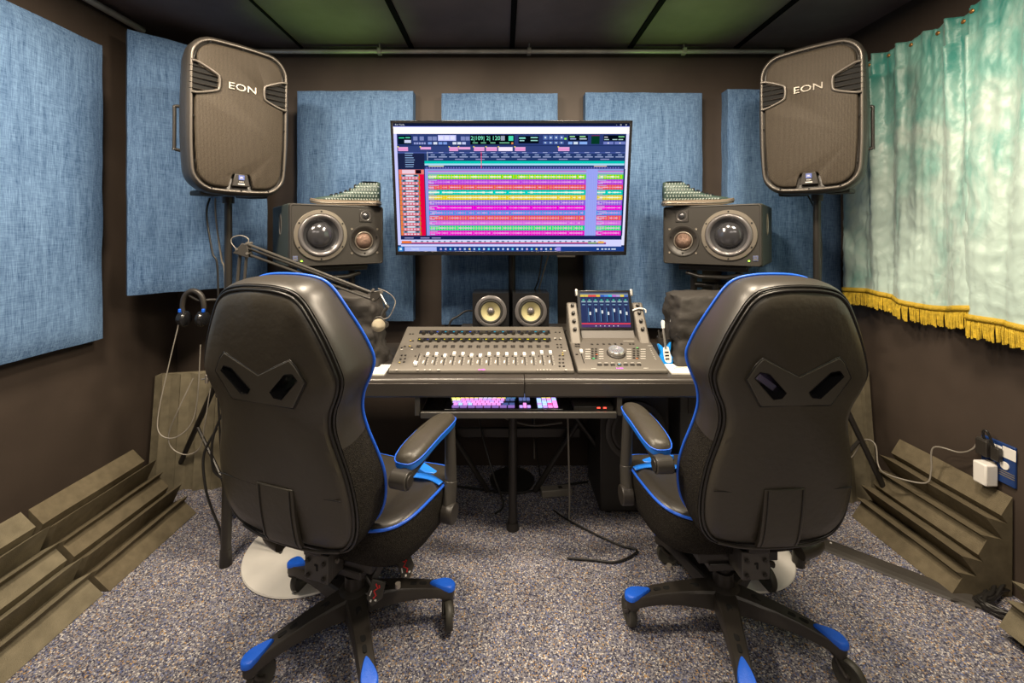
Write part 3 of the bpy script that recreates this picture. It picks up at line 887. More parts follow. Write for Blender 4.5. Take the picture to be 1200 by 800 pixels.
# side wings rising beside the tablet, with four knobs each
kn = MB(); kn.lathe([(0.009, 0), (0.009, 0.004), (0.007, 0.014), (0, 0.0155)], 14)
wk = None
for s_ in (-1, 1):
    b = MB()
    x0 = s_ * (DW / 2 - 0.028)
    wpts = [(DD - 0.075, 0.055), (DD + 0.065, 0.245), (DD + 0.082, 0.240), (DD + 0.082, 0.05)]
    b.prism(wpts, x0 - 0.026, x0 + 0.026, 'X')
    b.build('side_wing', M['console'], dock, bevel=0.010, seg=3)
    wa = math.atan2(0.19, 0.14)
    for j in range(4):
        t = 0.40 + j * 0.175
        if wk is None: wk = kn.build('knob', M['plast'], dock); k = wk
        else: k = ccopy(wk, dock)
        k.matrix_local = Matrix.Translation((x0, DD - 0.075 + 0.14 * t, 0.055 + 0.19 * t)) @ Matrix.Rotation(wa, 4, 'X') @ Matrix.Translation((0, 0, 0.0005))
b = MB(); b.prism([(DD - 0.02, dz1 - 0.01), (DD + 0.01, dz1 + 0.028), (DD + 0.02, dz1 + 0.028), (DD + 0.03, dz1 - 0.01)], -0.125, 0.125, 'X'); b.build('tablet_cradle', M['console2'], dock, bevel=0.002)
# jog wheel
b = MB(); b.lathe([(0.040, 0), (0.040, 0.004), (0.035, 0.006)], 36)
j0 = b.build('wheel_ring', M['plast'], dock); dpos(j0, *dc(792, 388))
b = MB(); b.lathe([(0.035, 0), (0.035, 0.014), (0.032, 0.018), (0.024, 0.019), (0.018, 0.016), (0, 0.015)], 36)
j1 = b.build('jog_wheel', M['jog'], dock); dpos(j1, *dc(792, 386), 0.004)
# fader, buttons
b = MB(); b.box((0, 0, 0.0003), (0.003, 0.075, 0.001)); o = b.build('fader_slot', M['hole'], dock); dpos(o, *dc(588, 415))
o = ccopy(cap, dock); dpos(o, *dc(580, 380), .001)
b = MB(); b.box((0, 0, 0.0015), (0.010, 0.007, 0.003)); bt = b.build('function_button', M['plast'], dock, bevel=0.0006)
pts = [(548, 332), (564, 332), (548, 344), (564, 344), (552, 393), (645, 332), (680, 332), (717, 330), (752, 330), (788, 330), (825, 330), (878, 330), (898, 330)]
for r_ in range(5): pts += [(648, 360 + r_ * 14), (670, 360 + r_ * 14), (902, 358 + r_ * 14), (926, 358 + r_ * 14)]
for i, p in enumerate(pts):
    o = bt if i == 0 else ccopy(bt, dock); dpos(o, *dc(*p))
b = MB(); b.box((0, 0, 0.0015), (0.018, 0.009, 0.003)); tb = b.build('transport_button', M['plast'], dock, bevel=0.0008)
for i in range(7):
    o = tb if i == 0 else ccopy(tb, dock); dpos(o, *dc(692 + i * 40, 457))
mk = MB(); mk.M = dface; mk.col = (.8, .77, .7)


def mark(bm_, px, py, w, h=.003, z=.0011, c=None):
    if c: bm_.col = c
    s = ds(py); x = dxx(px, s); y = s * DLEN
    bm_.add([(x - w / 2, y - h / 2, z), (x + w / 2, y - h / 2, z), (x + w / 2, y + h / 2, z), (x - w / 2, y + h / 2, z)], [(0, 1, 2, 3)])


for r_ in range(5):
    for cx_, w in ((620, .022), (702, .020), (872, .020), (958, .022)): mark(mk, *dc(cx_, 362 + r_ * 14), w)
for i in range(7): mark(mk, *dc(692 + i * 40, 448), .014, .0018, .0042)
for cx_, cy_, w in ((655, 480, .02), (975, 477, .02), (1000, 340, .02), (870, 311, .05)): mark(mk, *dc(cx_, cy_), w, .002)
for i in range(8): mark(mk, *dc(1003 + i * 4.5, 360 + i * 9), .006, .0015)
mk.build('printed_marks', M['paint'], dock, vcol=True, smooth=0, fixn=False)
lt = MB(); lt.M = dface
for cx_, cy_, c in ((655, 421, (.1, 1, .3)), (675, 397, (1, .2, .05)), (922, 356, (.2, 1, .2)), (920, 421, (1, .25, .05)), (812, 456, (.3, .8, 1))): mark(lt, *dc(cx_, cy_), .009, .005, .0042, c)
lt.build('button_lights', M['leds'], dock, vcol=True, smooth=0, fixn=False)
b = MB(); b.text('AVID', 0.013, Matrix.Identity(4)); o = b.build('brand_lettering', bpy.data.materials['purple_lettering'], dock, smooth=0); dpos(o, *dc(815, 478), .0012)

# tablet ----------------------------------------------------------
TWD, THT = 0.262, 0.188
tab = thing('tablet_computer', 'tablet in the control surface cradle showing blue mixer faders', 'tablet', (0, 0, 0))
tab.matrix_world = Matrix.Translation((0.487, y0c + DD + 0.004, DT + dz1 + 0.030)) @ Matrix.Rotation(R(72), 4, 'X')
tab.matrix_basis = tab.matrix_world
b = MB(); b.box((0, THT / 2, -0.004), (TWD, THT, 0.008)); b.build('tablet_body', M['gloss'], tab, bevel=0.003, seg=3)
for s_ in (-1, 1):
    b = MB(); b.box((s_ * (TWD / 2 + .002), THT - 0.012, -0.003), (0.014, 0.034, 0.016)); b.build('holder_corner', M['steel'], tab, bevel=0.004, seg=3)
b = MB(); sw, sh = 0.232, 0.166
b.M = TR(-sw / 2, (THT - sh) / 2, 0.0006)
b.rect(0, 0, sw, sh, 0, (0.030, 0.045, 0.13))
X = lambda u: u * sw
Y = lambda v: (1 - v) * sh
b.rect(0, Y(.10), sw, Y(.03), .0003, (.25, .3, .3))
for i, c in enumerate([(.9, .65, .1), (.85, .6, .1), (.9, .1, .08), (.9, .1, .08), (.9, .55, .05), (.05, .15, .6), (.1, .3, .9), (.05, .6, .8), (.6, .2, .7), (.5, .4, .8), (.9, .7, .1), (.1, .2, .6)]):
    b.rect(X(i / 12), Y(.13), X((i + 1) / 12 - .004), Y(.07), .0006, c)
b.rect(0, Y(.92), sw, Y(.88), .0006, (.85, .06, .1)); b.rect(0, Y(1), sw, Y(.93), .0006, (.10, .05, .18))
for i in range(6): b.rect(X(.28 + i * .09), Y(.975), X(.30 + i * .09), Y(.95), .0009, (.8, .85, .9))
for i in range(8):
    u = (i + .5) / 8
    b.rect(X(u - .045), Y(.29), X(u + .045), Y(.25), .0006, (.35, .5, .55)); b.rect(X(u - .02), Y(.24), X(u + .02), Y(.20), .0006, (.05, .5, .35))
    if i:
        b.rect(X(u - .006), Y(.84), X(u + .006), Y(.40), .0006, (.01, .012, .03)); f_ = .52 + .05 * math.sin(i * 2.1)
        b.rect(X(u - .018), Y(f_ + .09), X(u + .018), Y(f_), .0009, (.85, .88, .9)); b.rect(X(u - .04), Y(.84), X(u - .026), Y(.45), .0006, (.10, .25, .45))
    b.rect(X(u - .03), Y(.37), X(u + .03), Y(.345), .0006, (.25, .45, .6)); b.rect(X((i + 1) / 8 - .002), Y(.88), X((i + 1) / 8 + .001), Y(.14), .0006, (.12, .18, .35))
b.build('tablet_screen', M['screen'], tab, vcol=True, smooth=0, fixn=False)
b = MB(); b.tube(catmull([(TWD / 2, .09, -.004), (TWD / 2 + .03, .10, .0), (TWD / 2 + .06, .095, .0), (TWD / 2 + .064, .08, -.004)], 6), .0035, 8); b.build('holder_clip', M['white'], tab)

# things at the right end of the desk ------------------------------
cup = thing('pen_cup', 'black mesh pen cup behind the blue toy guitar', 'pen cup', (0.745, 1.965, DT + .001))
b = MB(); b.lathe([(0.036, 0), (0.042, 0.105), (0.038, 0.105), (0.033, 0.006), (0, 0.006)], 24); b.build('cup_wall', M['plast'], cup, smooth=60)
pencols = [('white', 'white capped pen leaning in the black pen cup', .012, .0), ('steel', 'silver pen standing in the black pen cup', .024, .01), ('armp', 'dark pen leaning left in the black pen cup', -.022, -.005)]
for (m, lb, ox, oy) in pencols:
    pn = thing('pen', lb, 'pen', (0.745 + ox * .5, 1.965 + oy, DT + .009))
    ln = .185 if m != 'armp' else .13
    b = MB(); b.cyl((0, 0, 0), (ox, oy, ln * .75), .0045, 10); b.build('pen_barrel', M[m], pn)
    b = MB(); b.cyl((ox, oy, ln * .75), (ox * 1.33, oy * 1.33, ln), .0052, 10, .004); b.build('pen_cap', M[m], pn)
gt = thing('toy_guitar', 'small bright blue toy electric guitar leaning on the pen cup', 'toy guitar', (0.715, 1.885, DT + .001), rot=(R(-14), 0, R(8)))
body = catmull([(-.024, 0), (-.030, .02), (-.022, .045), (-.027, .066), (-.030, .085), (-.018, .078), (-.009, .068), (.009, .068), (.018, .078), (.030, .09), (.026, .066), (.020, .045), (.030, .02), (.026, 0), (0, -.006)], 4, True)
b = MB(); b.prism([(p.x, p.y + .008) for p in [Vector((q[0], q[1], 0)) for q in body]], -0.008, 0.008, 'Y'); b.build('guitar_body', M['guitar'], gt, bevel=.002)
pg = catmull([(-.006, .006), (-.012, .03), (-.010, .066), (.012, .070), (.017, .05), (.022, .024), (.016, .004)], 4, True)
b = MB(); b.prism([(q[0], q[1] + .008) for q in pg], -.0095, -.0082, 'Y'); b.build('pickguard', M['white'], gt)
for h in (.024, .038, .052):
    b = MB(); b.box((.002, -.0105, h + .004), (.018, .002, .0055)); b.build('pickup', M['gloss'], gt)
b = MB(); b.box((.0, -.009, .115), (.008, .006, .09)); b.build('neck', M['steel'], gt, bevel=.001)
b = MB(); b.prism([(-.006, .158), (.007, .158), (.011, .19), (.0, .195), (-.006, .185)], -.011, -.006, 'Y'); b.build('headstock', M['white'], gt, bevel=.001)

for (nm, lb, x, y, w, d, rz) in (('paper_sheet', 'white sheet of paper on the desk left of the mixing console', -.545, 1.81, .12, .13, 0), ('paper_pad', 'white notepad with a yellow scribble right of the control surface', .75, 1.82, .115, .125, R(-3))):
    b = MB(); b.box((0, 0, .004), (w, d, .008)); o = b.build(nm, M['paper'], bevel=.001); o.location = (x, y, DT + .0005); o.rotation_euler = (0, 0, rz); tag(o, lb, 'paper')
    if nm == 'paper_pad':
        b = MB(); b.tube(catmull([(-.03, -.01, .0085), (-.01, .01, .0085), (.01, 0, .0085), (.03, .015, .0085)], 5), .0014, 5); b.build('yellow_scribble', plain('yellow_ink', (.8, .6, .1), .6), o)


# ================================================================ small cube speakers
def cube_speaker(x, label):
    sp = thing('cube_speaker', label, 'speaker', (x, 2.15, 0.856), group='small cube speakers under the screen')
    W = 0.182
    b = MB(); b.box((0, .0775, W / 2), (W, .155, W)); cb = b.build('cabinet', M['gloss'], None)
    k_ = MB(); k_.cyl((0, -.05, W / 2), (0, .022, W / 2), .062, 40); boolean_cut(cb, [k_.build('cutter', M['hole'])]); cb.parent = sp
    A = TR(0, -.0005, W / 2, rx=R(90))
    b = MB(); b.M = A; b.lathe([(.062, 0), (.080, 0), (.080, .005), (.074, .009), (.064, .009), (.060, .004)], 40, cap=False); b.build('driver_frame', M['surround'], sp, smooth=40)
    b = MB(); b.M = A; b.lathe([(.062, .002), (.058, .007), (.052, .007), (.047, .002)], 40, cap=False); b.build('driver_surround', M['rubber'], sp, smooth=60)
    b = MB(); b.M = A; b.lathe([(.050, .004), (.03, -.006), (.018, -.012)], 40, cap=False); b.build('driver_cone', M['ycone'], sp, smooth=60)
    b = MB(); b.M = A; b.lathe([(.019, -.012), (.016, -.004), (.009, .001), (0, .003)], 24); b.build('dust_cap', M['surround'], sp, smooth=60)
    sc = None
    for k in range(4):
        a = PI / 4 + k * PI / 2
        if sc is None:
            b = MB(); b.M = TR(0, -.0005, W / 2, rx=R(90)); b.lathe([(.003, .009), (.003, .011), (0, .011)], 8, TR(.070, 0, 0)); sc = b
        b2 = MB(); b2.lathe([(.003, .009), (.003, .011), (0, .011)], 8, A @ TR(.070 * math.cos(a), .070 * math.sin(a), 0)); b2.build('screw', M['silver'], sp)
    return sp


cube_speaker(-0.064, 'small black cube speaker with yellow cone, left of the screen pole')
cube_speaker(0.137, 'small black cube speaker with yellow cone, right of the screen pole')

# ================================================================ big screen
tv = thing('television_screen', 'large flat screen showing a colourful audio editing session above the desk', 'monitor', (0.037, 2.055, 1.546))
tv.matrix_basis = Matrix.Translation((0.037, 2.055, 1.546)) @ Matrix.Rotation(R(90 + 9.5), 4, 'X')
W_, H_ = 1.128, 0.640
b = MB(); b.box((0, 0, -0.018), (W_, H_, 0.034)); b.build('screen_housing', M['gloss'], tv, bevel=.004, seg=3)
b = MB()
t_ = .013
b.box((0, H_ / 2 - t_ / 2, .0015), (W_, t_, .005)); b.box((0, -H_ / 2 + t_ * .75, .0015), (W_, t_ * 1.5, .005)); b.box((-W_ / 2 + t_ / 2, 0, .0015), (t_, H_, .005)); b.box((W_ / 2 - t_ / 2, 0, .0015), (t_, H_, .005))
b.build('bezel', M['gloss'], tv, bevel=.0015)
b = MB(); b.box((.27, -H_ / 2 - .004, -.004), (.09, .012, .014)); b.build('sensor_bar', M['armp'], tv, bevel=.002)
b = MB(); b.box((0, 0, -.055), (.30, .22, .05)); b.build('wall_bracket', M['metal'], tv, bevel=.004)

S = MB(); SW, SH = W_ - 2 * t_, H_ - 2.5 * t_
S.M = TR(-SW / 2, SH / 2 + .25 * t_, .0008)
rs = random.Random(11)
lay = 0.00025


def sr(u0, v0, u1, v1, c, l=1):
    S.rect(u0 * SW, -v1 * SH, u1 * SW, -v0 * SH, l * lay, tuple(x ** 1.35 for x in c))


DK, NAVY, SLATE, LAV = (.012, .025, .06), (.035, .075, .22), (.07, .11, .30), (.42, .47, .92)
WH = (1.0, 1.0, 1.0)
sr(0, 0, 1, 1, NAVY, 0)
sr(0, 0, 1, .022, (.02, .035, .10)); sr(0, .022, 1, .078, (1.15, 1.1, 1.1)); sr(0, .022, 1, .026, (.25, .3, 1.0), 2)
sr(0, .078, .013, .95, (.75, .75, 1.1)); sr(.988, .03, 1, .95, (.9, .9, 1.1))
sr(.013, .078, .988, .165, SLATE)
# toolbar blocks
for i in range(5): sr(.085 + i * .0105, .142, .093 + i * .0105, .157, (.45, .5, .8), 2)
sr(.017, .09, .075, .158, (.01, .03, .06), 2); sr(.022, .105, .045, .112, (.1, .8, .45), 3); sr(.045, .125, .073, .147, (.75, .8, 1), 3); sr(.05, .103, .07, .111, (.2, .7, .5), 3)
for x in (.083, .11, .145, .165, .285, .305): sr(x, .098, x + .018, .128, (.33, .38, .65), 2)
sr(.188, .088, .265, .13, (.75, .76, 1.15), 2)
for x in (.192, .217, .241): sr(x, .095, x + .018, .122, (.9, .9, 1.2), 3)
for x in (.145, .168, .19, .21, .25, .27, .29): sr(x, .14, x + .016, .158, rs.choice([(.7, .75, 1), (.35, .5, .9), (.85, .9, 1)]), 2)
sr(.325, .086, .512, .16, (.005, .012, .02), 2)
for x in (.34, .35, .36, .372, .385, .405, .42, .428): pass
for x in (.335, .37, .41, .45, .47): sr(x, .142, x + .022, .15, (.3, .65, .45), 3)
sr(.455, .094, .472, .128, (.45, .5, .6), 3); sr(.488, .094, .508, .13, (.15, .85, .6), 3); sr(.50, .142, .508, .156, (.95, .45, .2), 3)
sr(.53, .094, .617, .15, (.005, .015, .03), 2); sr(.533, .105, .56, .115, (.4, .9, .8), 3); sr(.535, .125, .555, .133, (.5, .8, .8), 3); sr(.582, .103, .612, .11, (.5, .9, .8), 3); sr(.582, .125, .612, .132, (.5, .85, .8), 3)
for i in range(4):
    sr(.635 + i * .023, .09, .654 + i * .023, .122, (.16, .25, .55), 2); sr(.641 + i * .023, .10, .648 + i * .023, .112, (.8, .9, 1), 3)
    sr(.635 + i * .023, .135, .654 + i * .023, .155, (.16, .25, .55), 2); sr(.641 + i * .023, .141, .648 + i * .023, .149, (.8, .9, 1), 3)
sr(.725, .108, .735, .122, (.5, 1.0, .2), 3)
sr(.742, .09, .825, .13, (.005, .015, .03), 2); sr(.748, .095, .77, .103, (.5, .9, .5), 3); sr(.75, .112, .775, .12, (.5, .6, .9), 3); sr(.79, .095, .815, .103, (.5, .9, .5), 3); sr(.79, .112, .82, .12, (.7, .8, .9), 3)
for x in (.742, .765, .79, .805): sr(x, .138, x + .018, .157, rs.choice([(.4, .6, 1), (.8, .9, 1)]), 2)
sr(.84, .09, .875, .155, (.01, .10, .06), 2); sr(.84, .088, .875, .094, (.3, .05, .2), 3)
sr(.892, .088, .985, .13, (.005, .015, .03), 2); sr(.895, .10, .91, .106, (.8, .8, .9), 3); sr(.955, .097, .98, .104, (.4, .9, .5), 3)
for x in (.895, .93, .955): sr(x, .118, x + .02, .124, (.6, .8, .8), 3)
sr(.892, .138, .935, .157, (.3, .35, .7), 2); sr(.94, .138, .985, .157, (.3, .35, .7), 2); sr(.91, .143, .915, .152, WH, 3); sr(.96, .143, .965, .152, WH, 3)
# markers band
sr(.013, .17, .988, .212, (.085, .13, .33))
for x, w, c in ((.017, .042, 0), (.112, .045, 1), (.235, .038, 0), (.275, .05, 1), (.34, .045, 0), (.392, .047, 0), (.445, .06, 2), (.515, .045, 0), (.70, .048, 0)):
    cc = (.95, .55, .85) if c < 2 else (1.05, .95, 1.1)
    sr(x, .178, x + w, .208 if c != 1 else .196, cc, 2)
    if c == 0: sr(x, .192, x + w, .198, (.85, .3, .7), 3)
    sr(x - .003, .172, x + .003, .18, (1, .85, .2), 3)
# ruler
sr(.013, .214, .128, .345, (.04, .055, .14)); sr(.128, .214, .988, .282, (.055, .10, .26)); sr(.013, .214, .988, .226, (.13, .18, .45), 2)
for i in range(7): sr(.045, .222 + i * .0172, .075 + .012 * rs.random(), .228 + i * .0172, (.4, .55, .8), 3)
for i in range(19):
    u = .145 + i * .0445
    sr(u, .217, u + .02, .222, (.55, .6, .85), 3); sr(u + .01, .235, u + .028, .241, (.5, .6, .85), 3); sr(u, .25, u + .036, .256, (.55, .62, .88), 3)
    if i % 2: sr(u - .02, .268, u + .018, .274, (.5, .52, .8), 3)
sr(.128, .284, .985, .304, (.0, .72, .62), 2); sr(.128, .304, .985, .318, (.55, .85, 1.0), 2)
sr(.128, .318, .985, .328, (.02, .10, .28), 2); sr(.145, .320, .21, .328, (.8, .8, .6), 3); sr(.855, .320, .91, .328, (.8, .65, .6), 3)
sr(.128, .330, .985, .345, (.10, .13, .35), 2)
for i in range(72): sr(.135 + i * .0116, .331, .139 + i * .0116, .342, (.35, .28, .75), 3)
sr(.37, .214, .373, .34, (.95, .1, .25), 4); sr(.14, .214, .142, .28, (.8, .85, 1.0), 4)
# tracks
sr(.128, .345, .985, .872, LAV)
TR0, THH = .387, .0405
tc = [(.22, .85, .10), (.60, .14, .85), (.95, .12, .28), (.0, .72, .55), (.92, .72, .05), (.42, .22, .85), (.92, .0, .75), (.15, .45, .88), (.92, .12, .30), (.75, .25, .85), (.0, .82, .42), (.95, .0, .68)]
alt = [(.80, .85, .0), (.75, .2, .9), (.95, .38, .15), (.0, .85, .8), (.95, .9, .2), (.6, .45, .9), (.95, .05, .9), (.45, .3, .9), (.95, .4, .15), (.9, .3, .85), (.5, .92, .3), (.98, .15, .8)]
for seg in ((.142, .823), (.873, .985)):
    sr(seg[0], .350, seg[1], .384, (.38, .50, .75), 2); sr(seg[0], .360, seg[1], .366, (.75, .15, .75), 3); sr(seg[0], .369, seg[1], .374, (.80, .75, .95), 3)
for i in range(12):
    v0 = TR0 + i * THH; v1 = v0 + THH * .93
    for (a, bnd) in ((.142, .823), (.873, .985)):
        sr(a, v0, bnd, v1, tc[i], 2)
        n = int((bnd - a) / .0116)
        for k in range(n):
            u = a + k * .0116
            sr(u + .0058, v0 + .0035, u + .0105, v1 - .0035, alt[i], 3)
            h = (.0008 + .0026 * rs.random()) * (2.0 if i in (0, 3, 4) else 1.0)
            if rs.random() < .9: sr(u, (v0 + v1) / 2 - h, u + .0116, (v0 + v1) / 2 + h, (1.0, .68, .95) if i not in (0, 3, 4) else (1, 1, .85), 4)
        sr(a + .003, v0 + .004, a + .026 + .02 * rs.random(), v0 + .009, (.6, .6, .85), 5); sr(a + .003, v1 - .011, a + .024, v1 - .005, (.65, .65, .9), 5)
    sr(.142, v1, .985, v0 + THH, (.25, .2, .6), 2)
    # track headers
    sr(.016, v0, .103, v0 + THH * .95, (.9, .35, .12), 2); sr(.026, v0 + .002, .10, v0 + THH * .45, (.25, .42, .60), 3); sr(.026, v0 + THH * .5, .10, v0 + THH * .92, (.85, .15, .30), 3)
    sr(.045, v0 + .004, .078, v0 + THH * .38, (.85, .88, 1.0), 4); sr(.032, v0 + .005, .041, v0 + THH * .36, (.02, .08, .12), 4); sr(.082, v0 + .005, .094, v0 + THH * .36, (.02, .08, .12), 4)
    for q in range(5): sr(.03 + q * .014, v0 + THH * .56, .040 + q * .014, v0 + THH * .84, (.95, .75, .85), 4)
    sr(.102, v0, .124, v0 + THH, (.92, .01, .12), 2); sr(.102, v0 + .01, .105, v0 + THH - .005, (.35, .4, .02), 3)
sr(.016, .350, .124, .386, (.95, .35, .30), 2); sr(.03, .352, .085, .382, (.95, .75, .85), 3); sr(.088, .352, .112, .382, (.03, .01, .03), 4)
sr(.823, .345, .873, .872, (.48, .53, 1.0), 5)
for i in range(7): sr(.823 + i * .008, .345, .8235 + i * .008, .872, (.35, .4, .85), 6)
sr(.975 + .008, .345, .99, .872, (.02, .08, .22), 6)
sr(.013, .872, .988, .905, (.035, .055, .18), 2)
for x in (.02, .09, .14): sr(x + .01, .888, x + .05, .895, (.5, .5, .8), 3)
sr(.013, .905, .988, .960, (.80, .80, 1.15), 2); sr(.016, .914, .92, .928, (.75, .80, .95), 3)
for i in range(34): sr(.05 + i * .0255, .916, .056 + i * .0255 + .008 * rs.random(), .925, (.08, .15, .3), 4)
sr(.016, .928, .92, .936, (.85, .05, .25), 3); sr(.016, .915, .06, .936, (.95, .3, .1), 4); sr(.84, .928, .88, .938, (.4, .5, .1), 4); sr(.885, .918, .91, .936, (1, .6, .2), 4)
sr(.013, .936, .92, .944, (.10, .22, .50), 3)
sr(0, .962, 1, 1, (.04, .11, .36), 3); sr(0, .962, .022, 1, (.08, .35, .75), 4); sr(.006, .972, .016, .99, (.8, .95, 1), 5); sr(.028, .964, .17, .998, (.55, .62, 1.0), 4)
for i in range(25):
    c = rs.choice([(.6, .75, 1), (.3, .8, 1), (.8, .85, 1), (.7, .6, .9), (.9, .8, .4)]); sr(.185 + i * .0212, .974, .193 + i * .0212, .990, c, 4)
sr(.70, .966, .72, .996, (.45, .4, .9), 4)
for x in (.88, .90, .915, .93, .945, .955): sr(x, .976, x + .009, .988, (.7, .8, .95), 4)
S.col = (.9, .95, 1)
b0 = S.M.copy()
S.text('Search', .014, TR(.075 * SW, -.981 * SH, 6 * lay)); S.text('Pro Tools', .011, TR(.028 * SW, -.011 * SH, 6 * lay))
S.col = (.25, .95, .65); S.text('2|109| 2| 120', .026, TR(.39 * SW, -.112 * SH, 6 * lay))
S.col = WH
for x, t in ((.945, '-'), (.963, 'o'), (.985, 'x')): S.text(t, .014, TR(x * SW, -.010 * SH, 6 * lay))
S.build('display_image', M['screen'], tv, vcol=True, smooth=0, fixn=False)
# pole behind the desk
tvs = thing('screen_stand', 'black pole stand behind the desk carrying the large screen', 'screen stand', (0.046, 2.335, 0))
b = MB(); b.cyl((0, 0, .03), (0, 0, 1.60), .019, 16); b.build('pole', M['metal'], tvs)
b = MB(); b.lathe([(.12, 0), (.12, .012), (.03, .03), (.022, .06)], 32, TR(0, -0.01, 0)); b.build('base', M['metal'], tvs, smooth=40)
b = MB(); b.box((0, -.10, 1.555), (.06, .19, .05)); b.build('bracket_arm', M['metal'], tvs, bevel=.005)
cable('power_cable', [(0.20, 2.20, 1.25), (0.185, 2.26, 1.10), (0.155, 2.345, 0.98), (0.15, 2.355, 0.80), (0.15, 2.36, 0.40), (0.2, 2.34, 0.02)], .004, 'cable', 'thin cable hanging from the back of the large screen, right of the pole')
cable('power_cable', [(0.24, 2.20, 1.26), (0.225, 2.27, 1.18), (0.19, 2.345, 1.02), (0.17, 2.36, 0.9), (0.17, 2.365, 0.1)], .004, 'gcable', 'grey cable slanting down behind the right cube speaker')
# ================================================================ hanging PA speakers on stands
def rrect(w, h, r, n=6, bow=0.0, cut=None):
    """rounded rectangle outline (counter-clockwise) in x,z with slightly bowed sides"""
    out = []
    for (cx, cz, a0) in ((w / 2 - r, h / 2 - r, 0), (-w / 2 + r, h / 2 - r, 90), (-w / 2 + r, -h / 2 + r, 180), (w / 2 - r, -h / 2 + r, 270)):
        for k in range(n + 1):
            a = R(a0 + 90 * k / n); out.append([cx + r * math.cos(a), cz + r * math.sin(a)])
    # densify
    P = []
    for i in range(len(out)):
        a, b = out[i], out[(i + 1) % len(out)]
        d = math.hypot(b[0] - a[0], b[1] - a[1]); m = max(1, int(d / 0.03))
        for k in range(m): P.append([a[0] + (b[0] - a[0]) * k / m, a[1] + (b[1] - a[1]) * k / m])
    for p in P:
        p[1] += bow * (1 - (p[0] / (w / 2)) ** 2) * (1 if p[1] > 0 else -1)
        p[0] += bow * (1 - (p[1] / (h / 2)) ** 2) * (1 if p[0] > 0 else -1)
    return P


